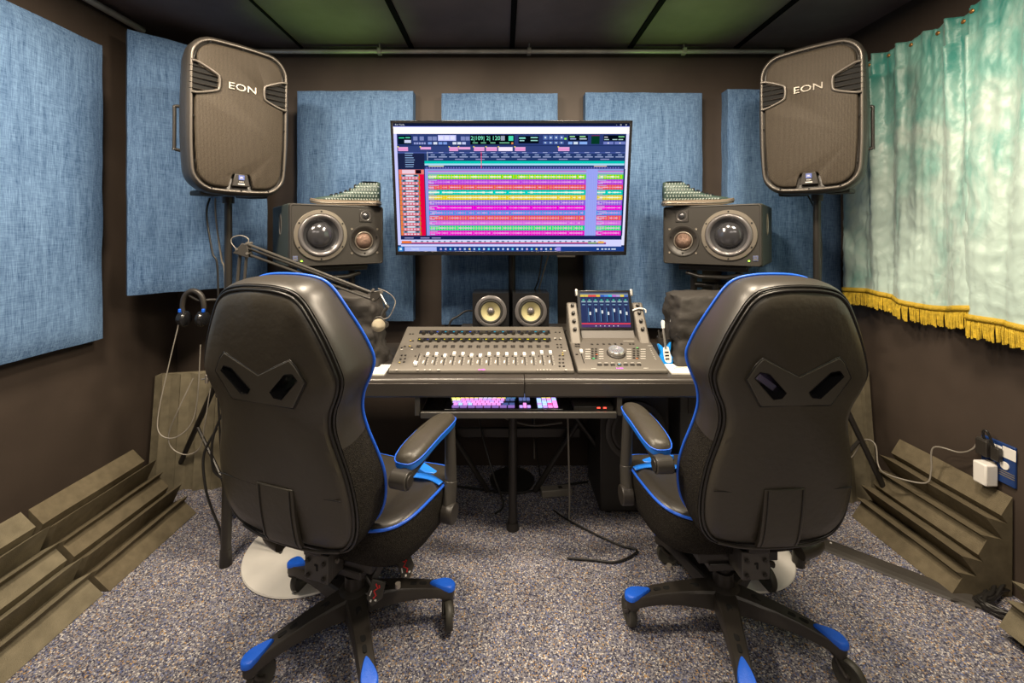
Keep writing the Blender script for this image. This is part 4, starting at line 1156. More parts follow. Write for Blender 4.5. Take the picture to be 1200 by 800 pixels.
def pa_speaker(loc, rz, tilt, label):
    """local -Y is the front; origin at the bottom centre"""
    W, H, D = 0.375, 0.632, 0.30
    sp = thing('loudspeaker', label, 'loudspeaker', loc, group='large loudspeakers on tall stands', rot=(R(tilt), 0, rz))
    ol = rrect(W, H, 0.075, 6, 0.012)
    # taper: narrower towards the bottom corners
    def shape(p, s=1.0, inset=0.0, y=0.0):
        x, z = p
        k = 1 - 0.05 * max(0, (-z / (H / 2))) ** 2
        x *= k
        L = math.hypot(x, z); f = (1 - inset / max(L, .01))
        return (x * f * s, y, z * f * s + H / 2)
    b = MB()
    rings = []
    for y, ins, s in ((-.150, .030, 1), (-.158, .022, 1), (-.162, .012, 1), (-.156, .003, 1), (-.14, 0, 1), (-.09, -.002, 1), (-.02, .004, .98), (.08, .016, .90), (.135, .03, .80), (.15, .05, .72)):
        rings.append([shape(p, s, ins, y) for p in ol])
    b.loft(rings, True, True)
    b.build('shell', M['eon'], sp, smooth=50)
    b = MB(); b.tube([shape(p, 1, .0165, -.163) for p in ol], .0055, 8, closed=True); b.build('rim', M['eonrim'], sp, smooth=80)
    # grille: bowed face with notches for the vents and the badge
    g = rrect(W - .052, H - .055, 0.058, 6, 0.010)
    def notch(p):
        x, z = p
        if abs(x) > W * .3 and 0.082 < z < 0.198:
            t = min(1, min(z - .082, .198 - z) / .030)
            x = x - math.copysign(0.075 * t * (1.0 if t < 1 else 1), x)
        if abs(x) < .052 and z < -H * .38:
            z += .058 * min(1, (.052 - abs(x)) / .014)
        return (x, z)
    G = []
    for i in range(len(g)):
        a, c = g[i], g[(i + 1) % len(g)]; m = max(1, int(math.hypot(c[0] - a[0], c[1] - a[1]) / .008))
        for k in range(m): G.append(notch((a[0] + (c[0] - a[0]) * k / m, a[1] + (c[1] - a[1]) * k / m)))
    b = MB(); rings = []
    for s, y in ((1.0, -.152), (.995, -.163), (.985, -.167), (.96, -.1695)):
        rings.append([shape((x * s, z * s), 1, 0, y) for x, z in G])
    b.loft(rings, False, True)
    b.build('grille', M['grille'], sp, smooth=50)
    for s in (-1, 1):
        # vent frame and fins
        c = s * (W / 2 - .050)
        pts = [(s * (W / 2 - .004), .203), (s * (W / 2 - .028), .201), (s * (W / 2 - .088), .172), (s * (W / 2 - .100), .158), (s * (W / 2 - .100), .118), (s * (W / 2 - .088), .102), (s * (W / 2 - .028), .080), (s * (W / 2 - .004), .078)]
        b = MB(); b.tube([(x, -.172, z + H / 2) for x, z in catmull([(p[0], p[1], 0) for p in pts], 4) and [(q.x, q.y) for q in catmull([(p[0], p[1], 0) for p in pts], 4)]], .0055, 8); b.build('vent_frame', M['eonrim'], sp, smooth=80)
        b = MB(); b.prism([(x, z + H / 2) for x, z in pts], -.1645, -.158, 'Y'); b.build('vent_recess', M['hole'], sp)
        for k in range(5):
            z = .094 + k * .0225
            xi = W / 2 - (.094 if 0 < k < 4 else .070)
            b = MB(); b.loft([[(s * xi, -.168, z + H / 2 - .0025), (s * xi, -.174, z + H / 2), (s * xi, -.168, z + H / 2 + .0025)], [(s * (W / 2 + .001), -.162, z + H / 2 - .0025), (s * (W / 2 + .002), -.17, z + H / 2), (s * (W / 2 + .001), -.162, z + H / 2 + .0025)], [(s * (W / 2 + .004), -.12, z + H / 2 - .0025), (s * (W / 2 + .009), -.12, z + H / 2), (s * (W / 2 + .004), -.12, z + H / 2 + .0025)]])
            b.build('vent_fin', M['eonrim'], sp)
        # side handle
        b = MB(); x = s * (W / 2 + .012)
        b.tube(catmull([(s * (W / 2 - .012), .02, .175), (x, .02, .18), (x, .02, .19), (x, .02, .34), (x, .02, .36), (s * (W / 2 - .012), .02, .365)], 4), .007, 8)
        b.build('handle', M['eon'], sp, smooth=80)
    b = MB(); b.text('EON', .040, TR(0, -.172, .135 + H / 2, rx=R(90)), .002, sx=1.35); b.build('lettering', M['silver'], sp, smooth=0)
    b = MB(); b.prism([(-.036, .028), (.036, .028), (.024, .082), (-.024, .082)], -.1685, -.158, 'Y'); b.build('badge_plate', M['eon'], sp, bevel=.003)
    b = MB(); b.box((0, -.170, .066), (.022, .004, .020)); bd = b.build('badge', plain('badge_blue', (.10, .14, .40), .4), sp)
    b = MB(); b.text('JBL', .0105, TR(0, -.1726, .066, rx=R(90))); b.text('EON', .008, TR(0, -.1700, .048, rx=R(90))); b.box((0, -.1690, .038), (.026, .0015, .004)); b.build('badge_lettering', M['white'], sp, smooth=0)
    for (x, z) in ((0, H - .012), (.0, .009), (-.12, H - .018), (.12, H - .018), (-.11, .015), (.11, .015)) + tuple((s * (W / 2 - .0125) * (1 if z > .2 else .965), z) for s in (-1, 1) for z in (.12, .30, .50)):
        b = MB(); b.lathe([(.0035, 0), (.0035, .003), (0, .003)], 8, TR(x, -.166, z, rx=R(90))); b.build('screw', M['hole'], sp)
    for s in (-1, 1):
        b = MB(); b.box((s * .09, -.02, -.004), (.09, .16, .022)); b.build('foot', M['rubber'], sp, bevel=.006)
    return sp


def speaker_stand(x, y, top, legs, label, hook=False):
    st = thing('speaker_stand', label, 'speaker stand', (x, y, 0), group='tripod stands under the large loudspeakers')
    b = MB(); b.cyl((0, 0, .10), (0, 0, .95), .0195, 20); b.cyl((0, 0, .90), (0, 0, top), .0155, 20); b.build('pole', M['metal'], st)
    b = MB(); b.cyl((0, 0, .92), (0, 0, .99), .026, 20); b.cyl((0, 0, .70), (0, 0, .78), .030, 20); b.build('collar', M['plast'], st, bevel=.003)
    b = MB(); b.cyl((0, 0, top - .03), (0, 0, top), .024, 20); b.build('top_cap', M['plast'], st)
    b = MB(); b.cyl((.02, -.02, .955), (.045, -.045, .955), .012, 12); b.build('knob', M['plast'], st)
    for (lx, ly) in legs:
        l = math.hypot(lx, ly); ux, uy = lx / l, ly / l
        b = MB(); b.cyl((ux * .025, uy * .025, .74), (lx, ly, .022), .0125, 12); lg = b.build('leg', M['metal'], st)
        b = MB(); b.cyl((lx - ux * .02, ly - uy * .02, .035), (lx + ux * .015, ly + uy * .015, 0.014), .0145, 12); b.build('rubber_foot', M['rubber'], lg)
        b = MB(); b.cyl((ux * .02, uy * .02, .16), (lx * .52, ly * .52, .37), .008, 8); b.build('brace', M['metal'], st)
    if hook:
        b = MB(); b.tube(catmull([(-.02, 0, 1.03), (-.06, -.03, 1.035), (-.10, -.05, 1.035), (-.135, -.065, 1.06)], 5), .006, 8); b.build('headphone_hook', M['metal'], st)
    return st


LSP = (-1.270, 1.985, 1.518)
RSP = (1.480, 2.030, 1.532)
pa_speaker(LSP, R(49), 2, 'large black loudspeaker on a tall stand at the upper left')
pa_speaker(RSP, R(-46), 2, 'large black loudspeaker on a tall stand beside the green curtain')
speaker_stand(LSP[0], LSP[1], LSP[2] - .013, [(-.50, .32), (.48, -.08), (.15, .42)], 'black tripod stand carrying the upper left loudspeaker', True)
speaker_stand(RSP[0], RSP[1], RSP[2] - .013, [(.34, -.05), (-.20, .36), (-.27, -.18)], 'black tripod stand carrying the upper right loudspeaker')
cable('speaker_cable', [(LSP[0] - .10, LSP[1] + .02, 1.50), (LSP[0] - .10, LSP[1], 1.42), (LSP[0] - .06, LSP[1] - .02, 1.25), (LSP[0] - .035, LSP[1] - .02, 1.15), (LSP[0] - .03, LSP[1] - .025, .6), (LSP[0] - .05, LSP[1] + .05, .02)], .0045, 'cable', 'black cable dropping from the upper left loudspeaker along its stand')
cable('speaker_cable', [(LSP[0] - .08, LSP[1] + .03, 1.50), (LSP[0] - .07, LSP[1] + .02, 1.40), (LSP[0] - .045, LSP[1] + .02, 1.22), (LSP[0] - .028, LSP[1] + .02, 1.12), (LSP[0] - .028, LSP[1] + .025, .6), (LSP[0] + .05, LSP[1] + .1, .02)], .004, 'gcable', 'second thinner cable dropping behind the left loudspeaker stand')
cable('speaker_cable', [(RSP[0] + .03, RSP[1] + .12, 1.55), (RSP[0] + .075, RSP[1] + .08, 1.35), (RSP[0] + .07, RSP[1] + .08, .9), (RSP[0] + .07, RSP[1] + .1, .02)], .004, 'cable', 'thin cable hanging below the upper right loudspeaker')


# ================================================================ three-way studio monitors
def studio_monitor(loc, rz, mir, label):
    """local -Y front; mir = +1: woofer towards local -X; origin bottom centre of the front face"""
    W, H, D = 0.435, 0.287, 0.42
    s = mir
    mo = thing('studio_monitor', label, 'studio monitor', loc, rz, group='horizontal studio monitors either side of the screen')
    b = MB(); b.box((0, D / 2 + .012, H / 2), (W, D - .024, H)); b.build('cabinet', M['cabinetside'], mo, bevel=.006, seg=3)
    ol = rrect(W - .001, H - .001, .012, 4)
    b = MB(); b.loft([[(x * k, y, z * k + H / 2) for x, z in ol] for k, y in ((1.0, .024), (1.0, .008), (.985, .001), (.962, 0.0), (.955, .003))], True, True)
    fb = b.build('front_baffle', M['baffle'], None)
    k1 = MB(); k1.cyl((-s * .082, -.05, .143), (-s * .082, .022, .143), .118 * .83, 56); k2 = MB(); k2.cyl((s * .122, -.05, .115), (s * .122, .022, .115), .0765, 48)
    boolean_cut(fb, [k1.build('cutter', M['hole']), k2.build('cutter', M['hole'])]); fb.parent = mo
    def A(x, z): return TR(x, .0035, z, rx=R(90))
    wx = -s * .082; wz = .143; wr = .118
    b = MB(); b.M = A(wx, wz); b.lathe([(wr * .82, 0), (wr, 0), (wr, .005), (wr * .985, .007), (wr * .86, .008), (wr * .83, .003)], 56, cap=False); b.build('woofer_ring', M['ring'], mo, smooth=40)
    b = MB(); b.M = A(wx, wz); b.lathe([(wr * .85, .004), (wr * .83, .011), (wr * .78, .015), (wr * .72, .013), (wr * .67, .006)], 56, cap=False); b.build('woofer_surround', M['surround'], mo, smooth=70)
    b = MB(); b.M = A(wx, wz); b.lathe([(wr * .68, .007), (wr * .60, -.004), (wr * .50, -.011)], 56, cap=False); b.build('woofer_cone', M['cone'], mo, smooth=70)
    b = MB(); b.M = A(wx, wz); b.lathe([(wr * .52 * math.cos(a), -.012 + .034 * math.sin(a)) for a in [k / 8 * PI / 2 for k in range(9)]], 48); b.build('woofer_dome', M['dome'], mo, smooth=80)
    for k in range(6):
        a = R(30 + 60 * k); b = MB(); b.lathe([(.004, 0), (.004, .009), (0, .009)], 10, A(wx + wr * .93 * math.cos(a), wz + wr * .93 * math.sin(a))); b.build('screw', M['hole'], mo)
    # midrange in a flared horn
    mx, mz, mr = s * .122, .115, .077
    b = MB(); b.M = A(mx, mz); b.lathe([(mr, 0), (mr * .99, .004), (mr * .93, .0045), (mr * .80, -.002), (mr * .62, -.013), (mr * .54, -.016)], 48, cap=False); b.build('midrange_horn', M['cabinet'], mo, smooth=70)
    b = MB(); b.M = A(mx, mz); b.tube([(.043 * math.cos(k / 32 * 2 * PI), .043 * math.sin(k / 32 * 2 * PI), -.010) for k in range(32)], .0035, 8, True); b.build('midrange_ring', M['ring'], mo, smooth=80)
    b = MB(); b.M = A(mx, mz); b.lathe([(.0395 * math.cos(a), -.014 + .026 * math.sin(a)) for a in [k / 8 * PI / 2 for k in range(9)]], 40); b.build('midrange_dome', M['copper'], mo, smooth=80)
    for a in (45, 135, 225, 315):
        b = MB(); b.lathe([(.0055, 0), (.0055, .003), (.003, .003), (0, .001)], 12, A(mx + .089 * math.cos(R(a)), mz + .089 * math.sin(R(a)) * .93)); b.build('screw', M['ring'], mo)
    for a in (20, 160, 270):
        b = MB(); b.lathe([(.004, 0), (.004, .003), (0, .003)], 8, A(mx + .060 * math.cos(R(a)), mz + .060 * math.sin(R(a)))); b.build('screw', M['hole'], mo)
    tx, tz = s * .125, .238
    b = MB(); b.box((tx, .002, tz), (.060, .006, .060)); b.build('tweeter_plate', M['cabinet'], mo, bevel=.002)
    b = MB(); b.M = A(tx, tz) @ TR(0, 0, .004); b.lathe([(.026, 0), (.024, .002), (.019, -.002), (.0165, -.002)], 32, cap=False); b.build('tweeter_ring', M['surround'], mo, smooth=60)
    b = MB(); b.M = A(tx, tz) @ TR(0, 0, .002); b.lathe([(.016 * math.cos(a), .011 * math.sin(a)) for a in [k / 6 * PI / 2 for k in range(7)]], 24); b.build('tweeter_dome', M['dome'], mo, smooth=80)
    # badge and power light at the outer lower corner
    bx = -s * .192
    b = MB(); b.box((bx, .0025, .038), (.020, .004, .024)); b.build('badge', plain('badge_slate', (.10, .12, .22), .4), mo, bevel=.001)
    b = MB(); b.box((bx, .0, .034), (.014, .0015, .006)); b.box((bx, .0, .044), (.010, .0015, .003)); b.build('badge_mark', M['silver'], mo)
    b = MB(); b.box((-s * .166, .0015, .026), (.006, .003, .005)); b.build('power_light', M['led_g'], mo)
    # port on the outer side
    P = TR(-s * (W / 2 + .0005), .20, .195, ry=R(90) * -s)
    b = MB(); b.add([(math.cos(k / 24 * 2 * PI) * (.055 if j == 0 else .047 if j == 1 else .040), math.sin(k / 24 * 2 * PI) * (.030 if j == 0 else .023 if j == 1 else .017), (.0, .003, -.004)[j]) for j in range(3) for k in range(24)],
                    [(j * 24 + k, j * 24 + (k + 1) % 24, (j + 1) * 24 + (k + 1) % 24, (j + 1) * 24 + k) for j in range(2) for k in range(24)], P)
    b.build('bass_port', M['ring'], mo, smooth=60)
    b = MB(); b.add([(math.cos(k / 24 * 2 * PI) * .048, math.sin(k / 24 * 2 * PI) * .024, .0005) for k in range(24)], [list(range(24))], P); b.build('port_opening', M['hole'], mo, smooth=0)
    return mo


LM = (-0.778, 2.040, 1.185); RM = (0.982, 2.052, 1.185)
LMR, RMR = R(37), R(-37)
studio_monitor(LM, LMR, 1, 'dark three-way studio monitor lying on its side, left of the screen')
studio_monitor(RM, RMR, -1, 'dark three-way studio monitor lying on its side, right of the screen')


def monitor_stand(loc, top, label, rz):
    """short desk-top stand with a two-post yoke"""
    st = thing('monitor_stand', label, 'monitor stand', (loc[0], loc[1], 0.7575), rz, group='desk-top stands under the studio monitors')
    top -= 0.7575
    b = MB(); b.box((0, 0, .008), (.26, .15, .014)); b.build('base_plate', M['metal'], st, bevel=.004)
    b = MB(); b.cyl((0, 0, .014), (0, 0, top - .10), .020, 16); b.build('post', M['metal'], st)
    b = MB(); b.cyl((-.11, -.0, top - .11), (.11, 0, top - .11), .016, 12)
    for sx in (-.105, .105): b.cyl((sx, 0, top - .19), (sx, 0, top - .012), .017, 16)
    b.build('yoke', M['metal'], st, bevel=.002)
    b = MB()
    b.prism([(-.155, top - .030), (.155, top - .030), (.155, top - .006), (.13, top - .012), (-.13, top - .012), (-.155, top - .006)], -.09, -.075, 'Y'); b.box((0, 0, top - .009), (.30, .22, .014))
    b.build('top_plate', M['plast'], st, bevel=.002)
    b = MB(); b.tube([(-.125, -.06, top - .045), (-.06, -.075, top - .060), (.06, -.075, top - .060), (.125, -.06, top - .045)], .011, 8); b.build('curved_bar', M['armp'], st, smooth=80)
    return st


def behind(loc, rz, d): return (loc[0] - math.sin(rz) * d, loc[1] + math.cos(rz) * d)


a = behind(LM, LMR, .15); monitor_stand(a, 1.183, 'black two-post stand under the left studio monitor, behind the draped box', LMR)
a = behind(RM, RMR, .15); monitor_stand(a, 1.183, 'black two-post stand under the right studio monitor, behind the draped box', RMR)


# ================================================================ studded high-top shoes
def shoe(loc, rz, mir, label):
    """toe towards local -X*mir; outer side faces local -Y"""
    sh = thing('high_top_shoe', label, 'shoe', loc, rz, group='studded high-top shoes on the monitors')
    s = mir; Lh = .33
    def ring(t, zb, zt, wid, m=20, squash=1.0):
        pass
    # stations from heel (t=0) to toe (t=1): half width, top height
    st = [(0.0, .020, .118), (.03, .030, .121), (.10, .036, .120), (.20, .038, .1195), (.29, .039, .119), (.34, .040, .106), (.42, .041, .084), (.52, .043, .070), (.62, .046, .059), (.72, .048, .051), (.80, .048, .047), (.88, .044, .044), (.95, .033, .038), (1.0, .016, .026)]
    b = MB(); rings = []
    for t, hw, zt in st:
        x = -s * (t - .5) * Lh; g = []
        n = 18
        for k in range(n):
            a = 2 * PI * k / n; cx, cz = math.cos(a), math.sin(a)
            w = hw * (1 - .38 * max(0, (cz * .5 + .5)) * (zt / .12))
            zz = .020 + (zt - .020) * (.5 + .5 * cz)
            g.append((x, w * math.copysign(abs(cx) ** .75, cx), zz))
        rings.append(g)
    b.loft(rings); b.build('upper', M['canvas'], sh, smooth=80)
    # collar opening
    b = MB(); b.add([(-s * (.5 * .3 - .5) * Lh * 0 + -s * (t - .5) * Lh, y, .1215) for t, y in ((.02, 0), (.06, .018), (.16, .021), (.26, .020), (.29, 0), (.26, -.020), (.16, -.021), (.06, -.018))], [list(range(8))]); b.build('collar_opening', M['hole'], sh, smooth=0)
    # sole
    def solepoly(gr):
        pts = []
        for t, hw in ((0, .012), (.01, .022), (.05, .034), (.2, .039), (.4, .042), (.6, .047), (.75, .050), (.87, .047), (.95, .036), (1.0, .018), (1.01, .0)):
            pts.append((-s * (t - .5) * (Lh + gr), hw + gr * .5))
        return pts + [(x, -y) for x, y in reversed(pts[:-1])]
    b = MB(); p = solepoly(.006)
    b.loft([[(x, y, z0 + max(0, (-s * x / Lh - .22)) ** 2 * .18) for x, y in p] for z0 in (0, .013, .024)])
    so = b.build('sole', M['sole'], sh, bevel=.003)
    b = MB(); pp = solepoly(.010); b.tube([(x, y, .012 + max(0, (-s * x / Lh - .22)) ** 2 * .18) for x, y in pp], .0025, 6, True); b.build('sole_stripe', M['silver'], so, smooth=80)
    b = MB(); rings = []
    for t, hw, zt in ((.80, .0485, .0475), (.86, .047, .044), (.92, .041, .039), (.97, .030, .033), (1.005, .015, .026)):
        rings.append([(-s * (t - .5) * Lh, hw * math.cos(a), .018 + (zt - .018) * math.sin(a)) for a in [k / 10 * PI for k in range(11)]])
    b.loft(rings, True, True); b.build('toe_cap', M['sole'], sh, smooth=80)
    def top_at(t):
        for q in range(len(st) - 1):
            if st[q][0] <= t <= st[q + 1][0]:
                f = (t - st[q][0]) / (st[q + 1][0] - st[q][0]); return st[q][1] + (st[q + 1][1] - st[q][1]) * f, st[q][2] + (st[q + 1][2] - st[q][2]) * f
        return st[-1][1], st[-1][2]
    b = MB(); rs_ = random.Random(5)
    for j in range(6):
        z = .032 + j * .0155
        for i in range(20):
            t = .02 + (i + .5 * (j % 2)) * .041
            if t > .76: continue
            hw, zt = top_at(t)
            if z > zt - .006: continue
            for side in (-1, 1):
                cz = (z - .020) / (zt - .020) * 2 - 1
                if abs(cz) > .97: continue
                cx = math.sqrt(1 - cz * cz); w = hw * (1 - .38 * (cz * .5 + .5) * (zt / .12)) * cx ** .75
                x = -s * (t - .5) * Lh
                if j % 2 == 0: b.add([(x - .005, side * w, z - .0045), (x + .005, side * w, z - .0045), (x + .005, side * (w - .001), z + .0045), (x - .005, side * (w - .001), z + .0045), (x, side * (w + .007), z)], [(0, 1, 4), (1, 2, 4), (2, 3, 4), (3, 0, 4)])
                else: b.box((x, side * w, z), (.0045, .007, .010))
    f = b.build('studs', M['studs'], sh, smooth=0); f['kind'] = 'stuff'
    for i in range(6):
        t = .36 + i * .070; hw, zt = top_at(t); x = -s * (t - .5) * Lh
        b = MB(); b.tube(catmull([(x, -hw * .62, zt - .012), (x - s * .004, -hw * .35, zt + .001), (x, 0, zt + .005), (x - s * .004, hw * .35, zt + .001), (x, hw * .62, zt - .012)], 4), .0035, 6); b.build('lace', M['cable'], sh, smooth=80)
    return sh


a = behind(LM, LMR, .11); shoe((a[0] + .060, a[1] + .02, 1.4735), R(5), 1, 'silver-studded high-top shoe on the left studio monitor, toe pointing left')
a = behind(RM, RMR, .11); shoe((a[0] - .085, a[1] + .0, 1.4735), R(-5), -1, 'silver-studded high-top shoe on the right studio monitor, toe pointing right')


# ================================================================ cloth-covered boxes on the desk
def covered(loc, w, d, h, seed, label, flare=.03):
    b = MB(); n = 26; nz = 22; rings = []
    per = []
    for q in range(4):
        for k in range(n):
            t = k / n * 2 - 1
            per.append([(t, -1), (1, t), (-t, 1), (-1, -t)][q])
    def pt(px_, py_, v, s=1.0):
        r = 1 - .06 * (abs(px_ * py_)) ** 6
        x, y = px_ * w / 2 * r * s, py_ * d / 2 * r * s
        fl = 1 + flare / w * 2 * (1 - v) ** 3
        x *= fl; y *= fl
        nn = Vector((x * 6 + seed, y * 6, v * 3.5)); w1 = noise.noise(nn) * .018
        w2 = math.sin((x * 9 + y * 7 + v * 6) * 2.2 + seed + 3 * noise.noise(nn * .6)) * .009 - .012 * max(0, .25 - abs(noise.noise(Vector((x * 14 + v * 5, y * 14, v * 11 - x * 8 + seed * 2))))) * 4 + .010
        w3 = abs(noise.noise(Vector((x * 11, y * 11, v * 9 + seed)))) * .014
        k = (w1 + w2 * (1 - v * .5) - w3)
        L = math.hypot(px_, py_) or 1
        z = v * h + (noise.noise(Vector((x * 7, y * 7, seed))) * .012 if v > .9 else 0)
        return (x + px_ / L * k, y + py_ / L * k, max(z, .0))
    for k in range(nz + 1):
        rings.append([pt(p[0], p[1], k / nz) for p in per])
    for s_, dz in ((.97, .004), (.85, .008), (.5, .012), (.15, .010)):
        rings.append([(pt(p[0], p[1], 1, s_)[0], pt(p[0], p[1], 1, s_)[1], h + dz + .010 * noise.noise(Vector((p[0] * s_ * 3, p[1] * s_ * 3, seed)))) for p in per])
    b.loft(rings, True, True)
    o = b.build('covered_speaker', M['cloth'], smooth=70)
    o.location = loc
    return tag(o, label, 'covered box')


covered((-0.735, 1.95, DT + .001), .34, .19, .300, 2, 'box draped in wrinkled black cloth on the desk under the left monitor', .035)
covered((0.935, 1.95, DT + .001), .36, .20, .300, 6, 'box draped in folded black cloth on the desk under the right monitor', .01)

# ================================================================ subwoofer under the desk
sw = thing('subwoofer', 'large black subwoofer cabinet on the carpet under the right of the desk', 'subwoofer', (0.625, 2.05, 0))
b = MB(); b.box((0, .15, .30), (.33, .30, .58)); b.build('cabinet', M['cabinet'], sw, bevel=.008)
for zz in (.40,):
    b = MB(); b.M = TR(-.0, -.011, zz, rx=R(90)); b.lathe([(.115, 0), (.142, 0), (.142, .006), (.13, .009), (.118, .008)], 48, cap=False); b.build('driver_ring', M['armp'], sw, smooth=40)
    b = MB(); b.M = TR(-.0, -.011, zz, rx=R(90)); b.lathe([(.118, .001), (.108, .011), (.095, .008), (.07, .003), (.04, .001), (.038, .004), (0, .010)], 48); b.build('driver_cone', M['plast'], sw, smooth=60)
for sx in (-.12, .12):
    b = MB(); b.cyl((sx, .03, 0), (sx, .03, .012), .02, 14); b.build('foot', M['rubber'], sw)
pc = thing('equipment_case', 'upright grey equipment case under the right end of the desk', 'case', (1.00, 2.25, 0))
b = MB(); b.box((0, 0, .33), (.26, .26, .64)); b.build('case_body', M['stand'], pc, bevel=.006)
b = MB(); b.box((0, -.1315, .50), (.18, .004, .10)); b.build('case_panel', M['armp'], pc, bevel=.001)
for sx in (-.1, .1):
    b = MB(); b.cyl((sx, -.08, 0), (sx, -.08, .012), .014, 12); b.cyl((sx, .08, 0), (sx, .08, .012), .014, 12); b.build('foot', M['rubber'], pc)

# ================================================================ microphone on a folding boom arm
am = thing('boom_arm', 'dark spring boom arm reaching right behind the left chair', 'microphone arm', (0, 0, 0))
ya = 1.80
P1 = world_at(283, 290, ya); P0a = world_at(272, 345, ya); P0b = world_at(288, 345, ya)
E1 = world_at(436, 343, 1.78); E2 = world_at(437, 351, 1.78)
for (p, q, r) in ((P1 + Vector((-.004, 0, .0)), P0a + Vector((-.01, 0, -.30)), .007), (world_at(289, 297, ya), P0b + Vector((-.035, 0, -.30)), .006)):
    b = MB(); b.cyl(p, q, r, 10); b.build('lower_arm_rod', M['armp'], am)
for (p, q, r) in ((world_at(290, 286, ya - .01), E1, .0062), (world_at(288, 290, ya + .012), E1 + Vector((-.02, .012, -.003)), .005), (world_at(294, 299, ya), E2, .0055)):
    b = MB(); b.cyl(p, q, r, 10); b.build('upper_arm_rod', M['armp'], am)
c = world_at(284, 293, ya)
b = MB(); b.prism([(c.x - .032, c.z - .012), (c.x + .035, c.z - .034), (c.x + .030, c.z + .026), (c.x + .006, c.z + .030)], ya - .016, ya - .010, 'Y'); b.prism([(c.x - .032, c.z - .012), (c.x + .035, c.z - .034), (c.x + .030, c.z + .026), (c.x + .006, c.z + .030)], ya + .010, ya + .016, 'Y'); b.build('elbow_plate', M['armp'], am, bevel=.003)
for px_, py_ in ((277, 292), (289, 285), (289, 297)):
    b = MB(); q = world_at(px_, py_, ya - .018); b.cyl(q, q + Vector((0, .036, 0)), .0055, 10); b.build('bolt', M['silver'], am)
b = MB(); b.tube(catmull([world_at(277, 292, ya), world_at(271, 284, ya), world_at(273, 278, ya), world_at(283, 276, ya), world_at(291, 280, ya), world_at(290, 286, ya)], 6), .0022, 6); b.build('cable_loop', M['gcable'], am, smooth=80)
ec = world_at(442, 345, 1.78)
b = MB(); b.prism([(ec.x - .026, ec.z + .014), (ec.x + .020, ec.z + .018), (ec.x + .022, ec.z - .004), (ec.x - .008, ec.z - .030), (ec.x - .028, ec.z - .022)], 1.772, 1.788, 'Y'); b.build('end_plate', M['armp'], am, bevel=.003)
for px_, py_ in ((436, 340), (446, 343), (437, 351)):
    b = MB(); q = world_at(px_, py_, 1.768); b.cyl(q, q + Vector((0, .022, 0)), .005, 10); b.build('bolt', M['silver'], am)
b = MB(); q = world_at(272, 372, ya); b.cyl((q.x, q.y, DT), (q.x, q.y, q.z - .02), .011, 12); b.cyl((q.x, q.y, DT), (q.x, q.y, DT + .03), .03, 20); b.build('desk_clamp', M['metal'], am)
mc = thing('microphone', 'pale round-headed microphone hanging from the end of the boom arm', 'microphone', world_at(444, 381, 1.76))
o0 = world_at(444, 381, 1.76)
b = MB(); b.cyl(world_at(446, 345, 1.77) - o0, world_at(453, 358, 1.765) - o0, .004, 10); b.build('mount_rod', M['steel'], mc)
b = MB(); b.cyl(world_at(452, 357, 1.765) - o0, world_at(455, 361, 1.765) - o0, .008, 10); b.tube(catmull([world_at(454, 360, 1.765) - o0, world_at(450, 365, 1.765) - o0, world_at(447, 372, 1.765) - o0], 4), .007, 10); b.build('mount_joint', M['armp'], mc, smooth=60)
b = MB(); b.tube([Vector((.022 * math.sin(t), 0, .010 + .024 * math.cos(t))) for t in [R(x) for x in range(-120, 121, 15)]], .0035, 8); b.build('yoke', M['armp'], mc, smooth=60)
b = MB(); b.M = TR(0, .0, 0, rx=R(80)); b.lathe([(0, .036), (.012, .034), (.021, .027), (.026, .014), (.027, 0), (.025, -.006)], 28); b.build('mic_head', M['micgrille'], mc, smooth=80)
b = MB(); b.M = TR(0, .0, 0, rx=R(80)); b.lathe([(.0275, -.004), (.0275, -.010), (.020, -.03), (.015, -.10), (0, -.10)], 24); b.build('mic_body', M['armp'], mc, smooth=50)
b = MB(); b.tube(catmull([world_at(447, 374, 1.80) - o0, world_at(455, 372, 1.80) - o0, world_at(461, 362, 1.80) - o0, world_at(463, 352, 1.81) - o0, world_at(455, 343, 1.80) - o0, world_at(443, 338, 1.79) - o0], 6), .002, 6); b.build('mic_cable', M['gcable'], mc, smooth=80)

# ================================================================ headphones
hp = thing('headphones', 'black headphones hanging at the edge of the left chair', 'headphones', (-1.385, 1.92, 0.955))
b = MB(); b.tube(catmull([(-.045, 0, .03), (-.048, 0, .06), (-.035, 0, .105), (0, 0, .125), (.035, 0, .105), (.048, 0, .06), (.045, 0, .03)], 5), lambda t: .009 + .003 * math.sin(t * PI), 10); b.build('headband', M['plast'], hp, smooth=80)
for s in (-1, 1):
    b = MB(); b.M = TR(s * .045, 0, 0, ry=R(90) * s); b.lathe([(.026, -.022), (.034, -.014), (.034, 0), (.030, .004), (.030, .012), (.020, .018), (0, .018)], 28); b.build('ear_cup', M['gloss'], hp, smooth=50)
    b = MB(); b.box((s * .052, -.01, .038), (.010, .012, .016)); b.build('blue_clip', M['bluecap'], hp, bevel=.002)
b = MB(); b.tube(catmull([(-.05, -.02, -.02), (-.065, -.06, -.20), (-.075, -.10, -.38), (-.055, -.12, -.455), (.005, -.12, -.475), (.06, -.10, -.43), (.075, -.08, -.33), (.075, -.06, -.1)], 8), .0024, 6); b.build('headphone_cable', M['gcable'], hp, smooth=80)
cable('headphone_extension', [(-1.32, 1.83, .72), (-1.36, 1.80, .60), (-1.40, 1.80, .50), (-1.39, 1.80, .44), (-1.33, 1.80, .41), (-1.27, 1.80, .44), (-1.25, 1.80, .54), (-1.24, 1.82, .68)], .0022, 'gcable', 'thin grey looped cable hanging beside the left stand leg')
